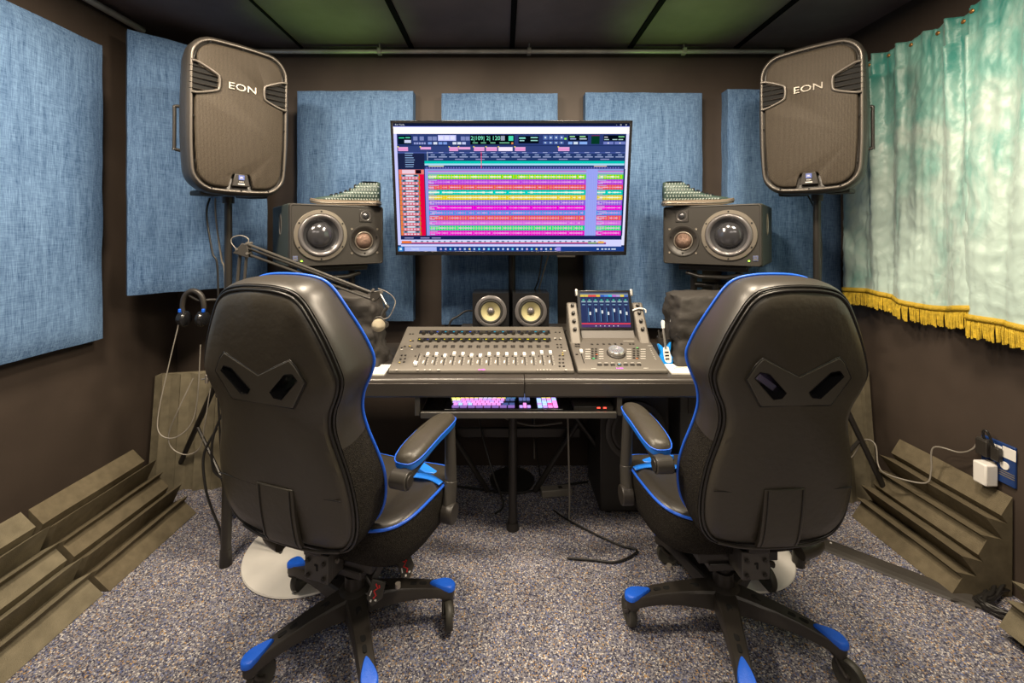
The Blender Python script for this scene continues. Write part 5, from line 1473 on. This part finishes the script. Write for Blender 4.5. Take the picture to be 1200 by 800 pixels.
tag((lambda b: (b.cyl((-1.262, 1.83, .70), (-1.262, 1.83, .735), .007, 8), b.cyl((-1.285, 1.83, .715), (-1.24, 1.83, .72), .004, 8), b.build('cable_clip', M['silver'], bevel=.001))[-1])(MB()), 'small silver cable clip beside the left chair', 'clip')
for i, (p, lb) in enumerate([([(-1.20, 1.80, .52), (-1.24, 1.78, .42), (-1.22, 1.76, .30), (-1.20, 1.77, .20), (-1.16, 1.76, .12), (-1.14, 1.75, .02)], 'black cable drooping down by the left desk leg'),
                             ([(-1.17, 1.80, .60), (-1.21, 1.79, .48), (-1.20, 1.78, .36), (-1.15, 1.79, .30), (-1.12, 1.80, .22), (-1.02, 1.80, .10), (-.92, 1.78, .012)], 'black looped cable behind the left desk leg running to the floor')]):
    cable('power_cable', p, .005, 'cable', lb)
# cables below the desk
cable('power_cable', [(.30, 2.02, .60), (.305, 2.03, .40), (.31, 2.02, .10), (.305, 2.0, .012), (.30, 1.96, .008)], .0045, 'gcable', 'grey cable hanging straight down from the keyboard tray')
cable('power_cable', [(-.52, 2.30, .012), (-.2, 2.25, .010), (.05, 2.20, .010), (.25, 2.25, .012), (.45, 2.30, .010)], .006, 'cable', 'black cable lying along the floor at the far side under the desk')
cable('power_cable', [(.24, 2.06, .012), (.30, 1.99, .010), (.42, 1.89, .008), (.50, 1.83, .008), (.56, 1.80, .008), (.46, 1.74, .008), (.36, 1.75, .008), (.26, 1.76, .008)], .004, 'cable', 'thin black cable wandering over the dark carpet below the desk')
cable('power_cable', [(-.15, 2.25, .60), (-.12, 2.22, .35), (-.05, 2.12, .15), (.0, 2.08, .03), (-.04, 2.04, .008)], .005, 'cable', 'black cable hanging left of the middle desk leg')
cable('power_cable', [(.05, 2.30, .70), (.12, 2.24, .50), (.25, 2.20, .42), (.34, 2.22, .40)], .005, 'cable', 'black cable sagging behind the cross braces under the desk')
cable('power_cable', [(.0, 2.30, .66), (-.04, 2.26, .42), (.12, 2.22, .35), (.30, 2.20, .37)], .005, 'gcable', 'dark grey cable sagging below the crossbar under the desk')
cable('speaker_cable', [(-.155, 2.26, .93), (-.20, 2.28, .925), (-.24, 2.27, .90), (-.28, 2.26, .87), (-.30, 2.25, .76)], .005, 'cable', 'black cable curving out from the left cube speaker')
ps = thing('power_strip', 'small grey power strip on the floor under the desk', 'power strip', (.27, 2.20, 0), R(8))
b = MB(); b.box((0, 0, .02), (.16, .045, .036)); b.build('strip_body', M['gcable'], ps, bevel=.004)
b = MB(); b.box((.02, 0, .0385), (.02, .02, .002)); b.build('strip_switch', M['cable'], ps)
# ================================================================ gaming chairs
BO = [(0.0, 0.0), (.10, .002), (.17, .012), (.215, .035), (.243, .085), (.251, .165), (.240, .255), (.216, .34), (.205, .395), (.213, .445), (.238, .495),
      (.250, .535), (.240, .575), (.213, .64), (.178, .705), (.150, .745), (.115, .768), (.06, .778), (0.0, .780)]


def outline():
    right = catmull([(x * .905, t * .975, 0) for x, t in BO], 4)
    pts = [(p.x, p.y) for p in right]
    left = [(-x, t) for x, t in reversed(pts[1:-1])]
    return pts + left


OUT = outline()
TC = .46


def sc(p, s, d, ex=0.0):
    """scale an outline point about the chair-back centre; ex pushes it outwards"""
    x, t = p
    L = math.hypot(x, t - TC) or 1
    return (x * s + x / L * ex, d, TC + (t - TC) * s + (t - TC) / L * ex)


RINGS = [(0.02, 0, -.060), (.35, 0, -.059), (.65, 0, -.056), (.85, 0, -.051), (.94, 0, -.044), (.975, 0, -.034), (.99, 0, -.025), (1, .000, -.020),
         (1, .008, -.022), (1, .012, -.014), (1, .015, .004), (1, .016, .028), (1, .013, .055), (1, .008, .078), (1, -.004, .088), (.93, 0, .082), (.84, 0, .060), (.70, 0, .040), (.4, 0, .038), (.02, 0, .040)]
PLATE = [(0, .0), (.098, .048), (.112, .034), (.135, -.004), (.092, -.074), (-.092, -.074), (-.135, -.004), (-.112, .034), (-.098, .048)]
PH = .5313                      # height of the plate notch on the back
PLATE = [(x * 1.10, z * 1.08) for x, z in PLATE]
HOLE = [(.030, -.040), (.040, -.054), (.062, -.056), (.116, .000), (.104, .014), (.080, .010)]
HOLE = [(x * 1.10, z * 1.08) for x, z in HOLE]


def hole_poly(s): return [(x * s, z + PH) for x, z in HOLE]


def caster(parent, tip, ang, roll, M0):
    """twin-fork roller caster under an arm tip; roll = heading of the wheel"""
    x, y, z = tip
    b = MB(); b.M = M0
    b.cyl((x, y, z), (x, y, z - .022), .013, 14)
    hx, hy = math.cos(roll), math.sin(roll); px_, py_ = -hy, hx
    ox, oy = x - hx * .030, y - hy * .030
    for s in (-1, 1):
        a = Vector((x + px_ * .013 * s, y + py_ * .013 * s, z - .020)); c = Vector((ox + px_ * .016 * s, oy + py_ * .016 * s, .044))
        b.tube([a, (a + c) / 2 + Vector((hx, hy, 0)) * .006, c], .006, 8)
    b.cyl((ox - px_ * .018, oy - py_ * .018, .044), (ox + px_ * .018, oy + py_ * .018, .044), .008, 12)
    b.cyl((x, y, z - .002), (x, y, z - .014), .022, 16)
    fk = b.build('caster', M['plast'], parent, smooth=50)
    b = MB()
    T = M0 @ Matrix.Translation((ox, oy, .044)) @ Vector((px_, py_, 0)).to_track_quat('Z', 'Y').to_matrix().to_4x4()
    b.M = T; b.lathe([(.010, -.009), (.030, -.009), (.033, -.0115), (.040, -.0115), (.044, -.006), (.044, .006), (.040, .0115), (.033, .0115), (.030, .009), (.010, .009)], 36)
    b.build('wheel', M['wheel'], fk, smooth=40)


def make_chair(loc, rz, base_deg, rolls, label, tags, outer, bw, bx):
    ch = thing('gaming_chair', label, 'gaming chair', loc, rz, group='racing-style gaming chairs at the desk')
    inv = Matrix.Rotation(-rz, 4, 'Z')
    # ---- backrest
    LEAN = R(9)
    BM = Matrix.Translation((bx, -.190, .444)) @ Matrix.Rotation(LEAN, 4, 'X') @ Matrix.Diagonal((bw, 1, 1, 1))
    b = MB(); n = len(OUT)
    rings = []
    for s, ex, d in RINGS:
        g = []
        for p in OUT:
            q = list(sc(p, s, d, ex))
            if ex > 0.0:        # wing bolsters reach forward at hip and shoulder
                q[1] += .022 * math.exp(-((q[2] - .15) / .12) ** 2) * (abs(q[0]) / .25) * max(0, (d + .02) / .1)
                q[1] += .022 * math.exp(-((q[2] - .55) / .12) ** 2) * (abs(q[0]) / .25) * max(0, (d + .02) / .1)
            q[1] += -.004 * math.sin(q[2] * 5) if s < .95 and d < 0 else 0
            if s > .3 and s < .98 and d < 0:   # soft creases near the head
                q[1] += .0035 * noise.noise(Vector((q[0] * 12, q[2] * 10, 2 + loc[0]))) * (1 if q[2] > .4 else .3)
            g.append(tuple(q))
        rings.append(g)
    b.loft(rings)
    bk = b.build('backrest', [M['leather'], M['meshcloth'], M['leather2']], ch, smooth=60)
    me = bk.data
    for p in me.polygons:
        c = p.center
        ring = p.index // n
        if 7 <= ring <= 13: p.material_index = 1 if c.z < .325 else 2
        elif ring > 13: p.material_index = 2
    cut = []
    for s in (-1, 1):
        c_ = MB(); c_.prism(hole_poly(s), -.2, .25, 'Y'); o = c_.build('cutter', M['hole'], None, smooth=0); cut.append(o)
    bk.parent = None
    boolean_cut(bk, cut)
    bk.parent = ch; bk.matrix_local = BM
    # double piping round the rear panel, blue piping round the front edge
    b = MB(); b.tube([sc(p, .985, -.034, 0) for p in OUT], .0042, 8, True); b.build('rear_piping', M['blackpipe'], bk, smooth=80)
    b = MB(); b.tube([sc(p, 1.0, -.0265, .004) for p in OUT], .0035, 8, True); b.build('rear_piping', M['blackpipe'], bk, smooth=80)
    pts = []
    for p in OUT:
        q = list(sc(p, 1, .082, .010))
        w = (abs(q[0]) / .25) * 1.02
        q[1] += .022 * math.exp(-((q[2] - .15) / .12) ** 2) * w + .022 * math.exp(-((q[2] - .55) / .12) ** 2) * w
        pts.append(tuple(q))
    b = MB(); b.tube(pts, .0042, 8, True); b.build('blue_piping', M['bluepipe'], bk, smooth=80)
    # mask-shaped plate with two slanted openings, cut as real openings
    b = MB(); b.prism([(x, z + PH) for x, z in PLATE], -.064, -.050, 'Y')
    pl = b.build('mask_plate', M['plate'], None, smooth=0)
    cut = []
    for s in (-1, 1):
        c_ = MB(); hp_ = hole_poly(s); c_.prism(hp_, -.2, .2, 'Y'); cut.append(c_.build('cutter', M['hole'], None, smooth=0))
    boolean_cut(pl, cut); pl.parent = bk
    md = pl.modifiers.new('b', 'BEVEL'); md.width = .0018; md.segments = 2; md.limit_method = 'ANGLE'
    b = MB()
    b.tube([(x * 1.02, -.0615, (z + .012) * 1.03 - .012 + PH) for x, z in PLATE], .0016, 6, True); b.build('plate_edge', M['blackpipe'], bk, smooth=80)
    for s in (-1, 1):          # bevelled grey liners of the openings
        hp_ = hole_poly(s); cx = sum(p[0] for p in hp_) / 6; cz = sum(p[1] for p in hp_) / 6
        b = MB(); R1 = [(x, -.0655, z) for x, z in hp_]; R2 = [(cx + (x - cx) * .93, -.030, cz + (z - cz) * .93) for x, z in hp_]; R3 = [(cx + (x - cx) * .93, .045, cz + (z - cz) * .93) for x, z in hp_]
        b.loft([R1, R2, R3], False, False); b.build('opening_liner', M['gloss'], bk, smooth=0)
    # seam and strap flap
    b = MB(); b.tube([(x, -.0545 - .004 * (1 - (x / .235) ** 2), .195 - .006 * math.cos(x * 12)) for x in [(-.208 + k * .416 / 24) for k in range(25)]], .0017, 6); b.build('seam', M['blackpipe'], bk, smooth=80)
    b = MB(); rings = []
    for k in range(9):
        t = .020 + k / 8 * .185
        dd = -.063 - .005 * math.sin(k / 8 * PI)
        if k == 0: dd += .006
        rings.append([(-.062, dd + .012, t), (-.062, dd, t), (-.03, dd - .002, t), (.03, dd - .002, t), (.062, dd, t), (.062, dd + .012, t)])
    b.loft(rings); b.build('strap_flap', M['leather'], bk, bevel=.002, smooth=50)
    for s in (-1, 1):
        b = MB(); b.tube([(s * .052, -.0655 - .005 * math.sin(k / 8 * PI) + (.006 if k == 0 else 0), .024 + k / 8 * .178) for k in range(9)], .0014, 6); b.build('stitching', M['blackpipe'], bk, smooth=80)
    b = MB(); b.tube(catmull([(-.17, -.038, .022), (-.10, -.046, .012), (0, -.050, .010), (.10, -.046, .012), (.17, -.038, .022)], 6), .004, 8); b.build('hem_roll', M['leather2'], bk, smooth=80)
    # ---- seat: bucket cushion
    rings = []
    def seat_ring(z, gx, gy, dip=0):
        g = []
        m = 64
        for k in range(m):
            a = 2 * PI * k / m; ca, sa = math.cos(a), math.sin(a)
            x = math.copysign(abs(ca) ** .42, ca) * (.262 + gx); y = math.copysign(abs(sa) ** .42, sa) * (.215 + gy) + .085
            x *= 1 - .10 * max(0, -(y - .045) / .245)
            side = (abs(x) / .265) ** 2
            zz = z + .028 * side * (1 if z > .37 else 0) * max(0, 1 - abs(y) * 1.2) - (.018 * max(0, (y - .2) / .1) if z > .37 else 0)
            g.append((x, y, zz + .036))
        return g
    b = MB()
    for z, gx, gy in ((.295, -.05, -.05), (.297, -.02, -.02), (.310, -.004, -.004), (.35, .004, .004), (.39, .004, .006), (.410, 0, 0), (.420, -.012, -.012), (.424, -.04, -.04), (.408, -.09, -.09), (.402, -.16, -.16), (.400, -.24, -.22)):
        rings.append(seat_ring(z, gx, gy))
    b.loft(rings); st = b.build('seat', [M['leather2'], M['meshcloth']], ch, smooth=60)
    for p in st.data.polygons:
        if p.index // 64 <= 4: p.material_index = 1
    b = MB(); b.tube([(x * 1.005, y * 1.005, z) for x, y, z in seat_ring(.411, .001, .001)], .0045, 8, True); b.build('blue_piping', M['bluepipe'], st, smooth=80)
    for s in (-1, 1):          # blue inserts on the front of the seat
        b = MB()
        A_ = catmull([(s * .262, .10, .443), (s * .20, .135, .432), (s * .12, .150, .418), (s * .06, .155, .412)], 6)
        B_ = catmull([(s * .264, .125, .441), (s * .20, .165, .430), (s * .12, .180, .417), (s * .06, .178, .411)], 6)
        b.add([tuple(p + Vector((0, 0, .046))) for p in A_] + [tuple(p + Vector((0, 0, .046))) for p in B_], [(i, i + 1, len(A_) + i + 1, len(A_) + i) for i in range(len(A_) - 1)])
        b.build('blue_band', M['bluetrim'], st, smooth=80, solid=.004)
        b = MB(); b.prism([(s * .22, .20), (s * .10, .26), (s * .06, .235), (s * .16, .19)], .448, .466, 'Z'); b.build('blue_patch', M['bluetrim'], st, bevel=.003)
        if s == outer:
            b = MB(); b.tube(catmull([(s * .235, -.09, .395), (s * .205, -.15, .385), (s * .14, -.165, .375)], 6), .024, 12); b.build('seat_corner', M['leather'], st, smooth=80)
        b = MB(); b.lathe([(.008, 0), (.008, .012), (0, .014)], 12, TR(s * .225, -.09, .292, rx=R(180))); b.build('bolt', M['silver'], st)
    # ---- armrests
    for s in (-1, 1):
        ar = MB()
        # rear lug, rising arm, front post and foot
        ar.cyl((s * .240, -.138, .634), (s * .292, -.138, .634), .026, 20)
        def bar(p, q, w0, w1, h0, h1):
            p, q = Vector(p), Vector(q); d = (q - p).normalized(); u = Vector((1, 0, 0)); v = d.cross(u).normalized()
            for_ = []
            for c, w, h in ((p, w0, h0), ((p + q) / 2, (w0 + w1) / 2, (h0 + h1) / 2), (q, w1, h1)):
                for_.append([tuple(c + u * w * math.cos(a) + v * h * math.sin(a)) for a in [2 * PI * k / 12 + PI / 12 for k in range(12)]])
            ar.loft(for_)
        bar((s * .268, -.138, .634), (s * .262, .020, .650), .022, .020, .024, .020)
        bar((s * .262, .010, .652), (s * .262, .185, .668), .020, .018, .018, .014)
        bar((s * .262, .183, .680), (s * .282, .150, .470), .018, .021, .020, .022)
        bar((s * .282, .150, .480), (s * .284, .125, .385), .022, .024, .024, .032)
        frame = ar.build('armrest', M['armp'], ch, bevel=.002, smooth=50)
        b = MB(); b.cyl((s * .270, .120, .388), (s * .312, .120, .388), .034, 24); b.build('pivot_cap', M['plast'], frame, bevel=.004)
        b = MB(); b.cyl((s * .292, -.138, .634), (s * .297, -.138, .634), .018, 20); b.build('lug_cap', M['plast'], frame, bevel=.002)
        b = MB(); b.cyl((s * .235, .120, .388), (s * .275, .120, .388), .018, 16); b.build('mount_bolt', M['plast'], frame)
        # pad
        def padring(z, g):
            out = []
            for k in range(32):
                a = 2 * PI * k / 32; ca, sa = math.cos(a), math.sin(a)
                x = math.copysign(abs(ca) ** .6, ca) * (.044 + g) * (1 - .06 * sa); y = .036 + math.copysign(abs(sa) ** .6, sa) * (.156 + g)
                z2 = z - .030 * max(0, (.04 - y) / .15) ** 1.5 * .6 - .010 * max(0, (y - .1) / .1) ** 2
                out.append((s * .258 + x, y, z2 + .014))
            return out
        b = MB(); b.loft([padring(z, g) for z, g in ((.652, -.012), (.653, -.002), (.660, .001), (.674, .001))]); b.build('pad_edge', M['bluetrim'], frame, smooth=50)
        b = MB(); b.loft([padring(z, g) for z, g in ((.674, .0), (.682, -.003), (.690, -.011), (.694, -.024))]); b.build('pad', M['leather'], frame, smooth=60)
        b = MB(); b.tube(padring(.675, .002), .0022, 6, True); b.build('pad_piping', M['bluepipe'], frame, smooth=80)
    # ---- mechanism, bracket, gas lift
    b = MB(); b.box((0, .03, .283), (.20, .26, .024)); b.box((0, .03, .310), (.26, .24, .040)); b.box((0, .0, .262), (.10, .14, .024)); b.build('tilt_mechanism', M['metal'], ch, bevel=.004)
    b = MB(); b.box((0, -.165, .345), (.085, .022, .085)); b.box((0, -.11, .304), (.060, .10, .012)); b.box((-.038, -.135, .345), (.008, .06, .085)); b.box((.038, -.135, .345), (.008, .06, .085))
    br = b.build('back_bracket', M['armp'], ch, bevel=.003)
    b = MB(); b.box((0, -.185, .422), (.062, .018, .055), ); b.build('bracket_tongue', M['metal'], br, bevel=.003)
    for x in (-.028, .028):
        for z in (.318, .362):
            b = MB(); b.cyl((x, -.176, z), (x, -.183, z), .0068, 12); b.cyl((x, -.183, z), (x, -.185, z), .0035, 8); b.build('bolt', M['plast'], br, smooth=40)
    b = MB(); b.box((.004, -.1768, .345), (.005, .002, .018)); b.box((.0, -.1768, .352), (.010, .002, .005)); b.build('bracket_slot', M['hole'], br)
    b = MB(); b.cyl((.042, -.14, .35), (.050, -.14, .35), .006, 10); b.build('bracket_pin', M['silver'], br)
    b = MB(); b.cyl((0, 0, .10), (0, 0, .20), .032, 28); b.cyl((0, 0, .20), (0, 0, .255), .024, 24); b.build('gas_lift', M['plast'], ch, smooth=40)
    # levers on the right-hand side with printed tags
    if tags:
        for (q, tw) in (((.175, .03, .243), -12), ((.122, -.058, .215), 25)):
            b = MB(); b.tube(catmull([(.04, q[1] * .6, .280), (q[0] * .7, q[1] * .9, .272 if q[2] > .25 else .25), (q[0], q[1], q[2])], 5), .006, 8); lv = b.build('lever', M['metal'], ch, smooth=80)
            T = Matrix.Translation(q) @ Matrix.Rotation(R(30), 4, 'Z') @ Matrix.Rotation(R(-25), 4, 'X') @ Matrix.Rotation(R(tw), 4, 'Y') @ Matrix.Scale(1.1, 4)
            b = MB(); b.M = T; b.prism([(-.022, .026), (.018, .030), (.026, -.006), (.006, -.034), (-.016, -.020)], -.006, .006, 'Y'); b.build('lever_paddle', M['armp'], lv, bevel=.003)
            b = MB(); b.M = T; b.tube([(-.006, -.0075, .018), (.004, -.0075, .010), (-.004, -.0075, .002), (.006, -.0075, -.006), (.002, -.0075, -.014)], .0022, 6); b.tube([(.004, -.0075, .018), (.008, -.0075, .012)], .002, 6); b.build('red_mark', M['red'], lv)
            b = MB(); b.M = T; b.box((-.010, -.007, -.006), (.003, .002, .012)); b.box((.010, -.007, -.016), (.006, .002, .004)); b.box((-.002, -.007, -.021), (.005, .002, .005)); b.build('white_mark', M['white'], lv)
    else:
        for q in ((.135, -.06, .255), (-.14, .05, .275)):
            b = MB(); b.tube(catmull([(math.copysign(.04, q[0]), q[1] * .6, .280), (q[0] * .6, q[1] * .9, .272), (q[0], q[1], q[2])], 5), lambda t: .006 + .004 * t, 8); b.build('lever', M['metal'], ch, smooth=80)
    # ---- five-star base
    b = MB(); b.M = inv; b.lathe([(.038, .085), (.052, .095), (.056, .125), (.050, .150), (.036, .158), (.0, .158)], 30); hub = b.build('base_hub', M['plast'], ch, smooth=40)
    for k in range(5):
        a = R(base_deg + 72 * k); T0 = inv @ Matrix.Rotation(a, 4, 'Z'); T = T0 @ Matrix.Diagonal((1.08, 1, 1, 1))
        b = MB(); b.M = T; rings = []
        for r, w, zt, h in ((.035, .036, .150, .060), (.08, .032, .150, .052), (.14, .028, .147, .042), (.20, .025, .140, .034), (.25, .024, .131, .030), (.285, .024, .123, .030), (.300, .018, .118, .026), (.306, .008, .114, .018)):
            rings.append([(r, -w, zt - h), (r, -w * .98, zt - .006), (r, -w * .80, zt), (r, w * .80, zt), (r, w * .98, zt - .006), (r, w, zt - h), (r, w * .7, zt - h), (r, w * .6, zt - h * .6), (r, -w * .6, zt - h * .6), (r, -w * .7, zt - h)])
        b.loft(rings); lg = b.build('base_arm', M['plast'], hub, smooth=40)
        for r0, r1, hw in ((.085, .130, .0085), (.150, .182, .0075), (.202, .214, .006)):
            b = MB(); b.M = T; z0, z1 = .1502 - max(0, r0 - .08) * .085, .1502 - max(0, r1 - .08) * .085
            pts = []
            for q in range(9): t = R(90 + q * 22.5); pts.append((r0 + hw * math.cos(t), hw * math.sin(t), z0 + .0006))
            for q in range(9): t = R(-90 + q * 22.5); pts.append((r1 + hw * math.cos(t), hw * math.sin(t), z1 + .0006 + (.0005 if r1 > .17 else 0)))
            b.add(pts + [(p[0], p[1], p[2] - .012) for p in pts], [list(range(18))] + [(i, (i + 1) % 18, 18 + (i + 1) % 18, 18 + i) for i in range(18)]); b.build('slot', M['hole'], lg, smooth=0)
        b = MB(); b.M = T; up = catmull([(.230, 0, 0), (.248, .012, 0), (.275, .022, 0), (.298, .021, 0), (.310, .0, 0), (.298, -.021, 0), (.275, -.022, 0), (.248, -.012, 0)], 4, True)
        zt = lambda r: .1375 - (r - .222) * .19 + .002
        b.loft([[(p.x, p.y, zt(p.x) - .012) for p in up], [(p.x, p.y, zt(p.x) + .001) for p in up], [(.272 + (p.x - .272) * .9, p.y * .88, zt(p.x) + .005) for p in up]])
        b.build('blue_cap', M['bluecap'], lg, smooth=50)
        caster(lg, (.285 * 1.08, 0, .098), a, R(rolls[k]), T0)
    return ch


make_chair((-.498, 1.44, 0), R(-19), -64, [60, 95, 80, 100, 20], 'black racing-style gaming chair with blue trim, on the left', True, -1, 1.04, -.045)
make_chair((.742, 1.455, 0), R(3), -106, [60, 150, 60, 60, 95], 'black racing-style gaming chair with blue trim, on the right', False, 1, .945, .012)
# ================================================================ light and camera
def area(name, loc, size, power, color=(1, .86, .68), rot=(0, 0, 0), sy=None, spread=180):
    l = bpy.data.lights.new(name, 'AREA'); l.energy = power; l.color = color; l.size = size
    if sy: l.shape = 'RECTANGLE'; l.size_y = sy
    l.spread = R(spread)
    o = bpy.data.objects.new(name, l); col.objects.link(o); o.location = loc; o.rotation_euler = rot
    return o


WARM = (1, .84, .64)
area('overhead_light', (-1.15, 1.05, CEIL - .03), .28, 32, WARM)
area('overhead_light', (.95, 1.05, CEIL - .03), .28, 26, WARM)
area('overhead_light', (-.45, 1.52, CEIL - .03), .22, 19, WARM)
area('overhead_light', (.45, 1.52, CEIL - .03), .22, 19, WARM)
area('overhead_light', (-.6, -.9, CEIL - .03), 1.0, 11, (1, .88, .74))  # added fill panel behind the camera, brightens the chair backs
area('overhead_light', (.6, -.9, CEIL - .03), 1.0, 11, (1, .88, .74))  # second added fill panel, same purpose
# two added green spots in mid-air, with no fixture, throwing a tint on the ceiling
for x in (-.86, .92):
    l = bpy.data.lights.new('green_glow', 'SPOT'); l.energy = 5.5; l.color = (.42, .95, .14); l.spot_size = R(74); l.spot_blend = 1; l.shadow_soft_size = .03
    o = bpy.data.objects.new('green_glow', l); col.objects.link(o); o.location = (x, 2.12, 1.75); o.rotation_euler = (R(180), 0, 0)

w = bpy.data.worlds.new('World'); scene.world = w; w.use_nodes = True
w.node_tree.nodes['Background'].inputs['Color'].default_value = (.05, .045, .04, 1)
w.node_tree.nodes['Background'].inputs['Strength'].default_value = .3

cam = bpy.data.cameras.new('camera'); co = bpy.data.objects.new('camera', cam); col.objects.link(co)
cam.sensor_width = 36; cam.lens = F / 1200 * 36
cam.shift_x = 10 / 1200; cam.shift_y = -125 / 1200
cam.clip_start = .02
co.location = (0, 0, CAMZ); co.rotation_euler = (R(90), 0, 0)
scene.camera = co
scene.view_settings.view_transform = 'Standard'; scene.view_settings.look = 'None'
scene.view_settings.gamma = 1; scene.view_settings.use_curve_mapping = False
scene.view_settings.exposure = 0.55
scene.cycles.max_bounces = 8
scene.cycles.use_denoising = True
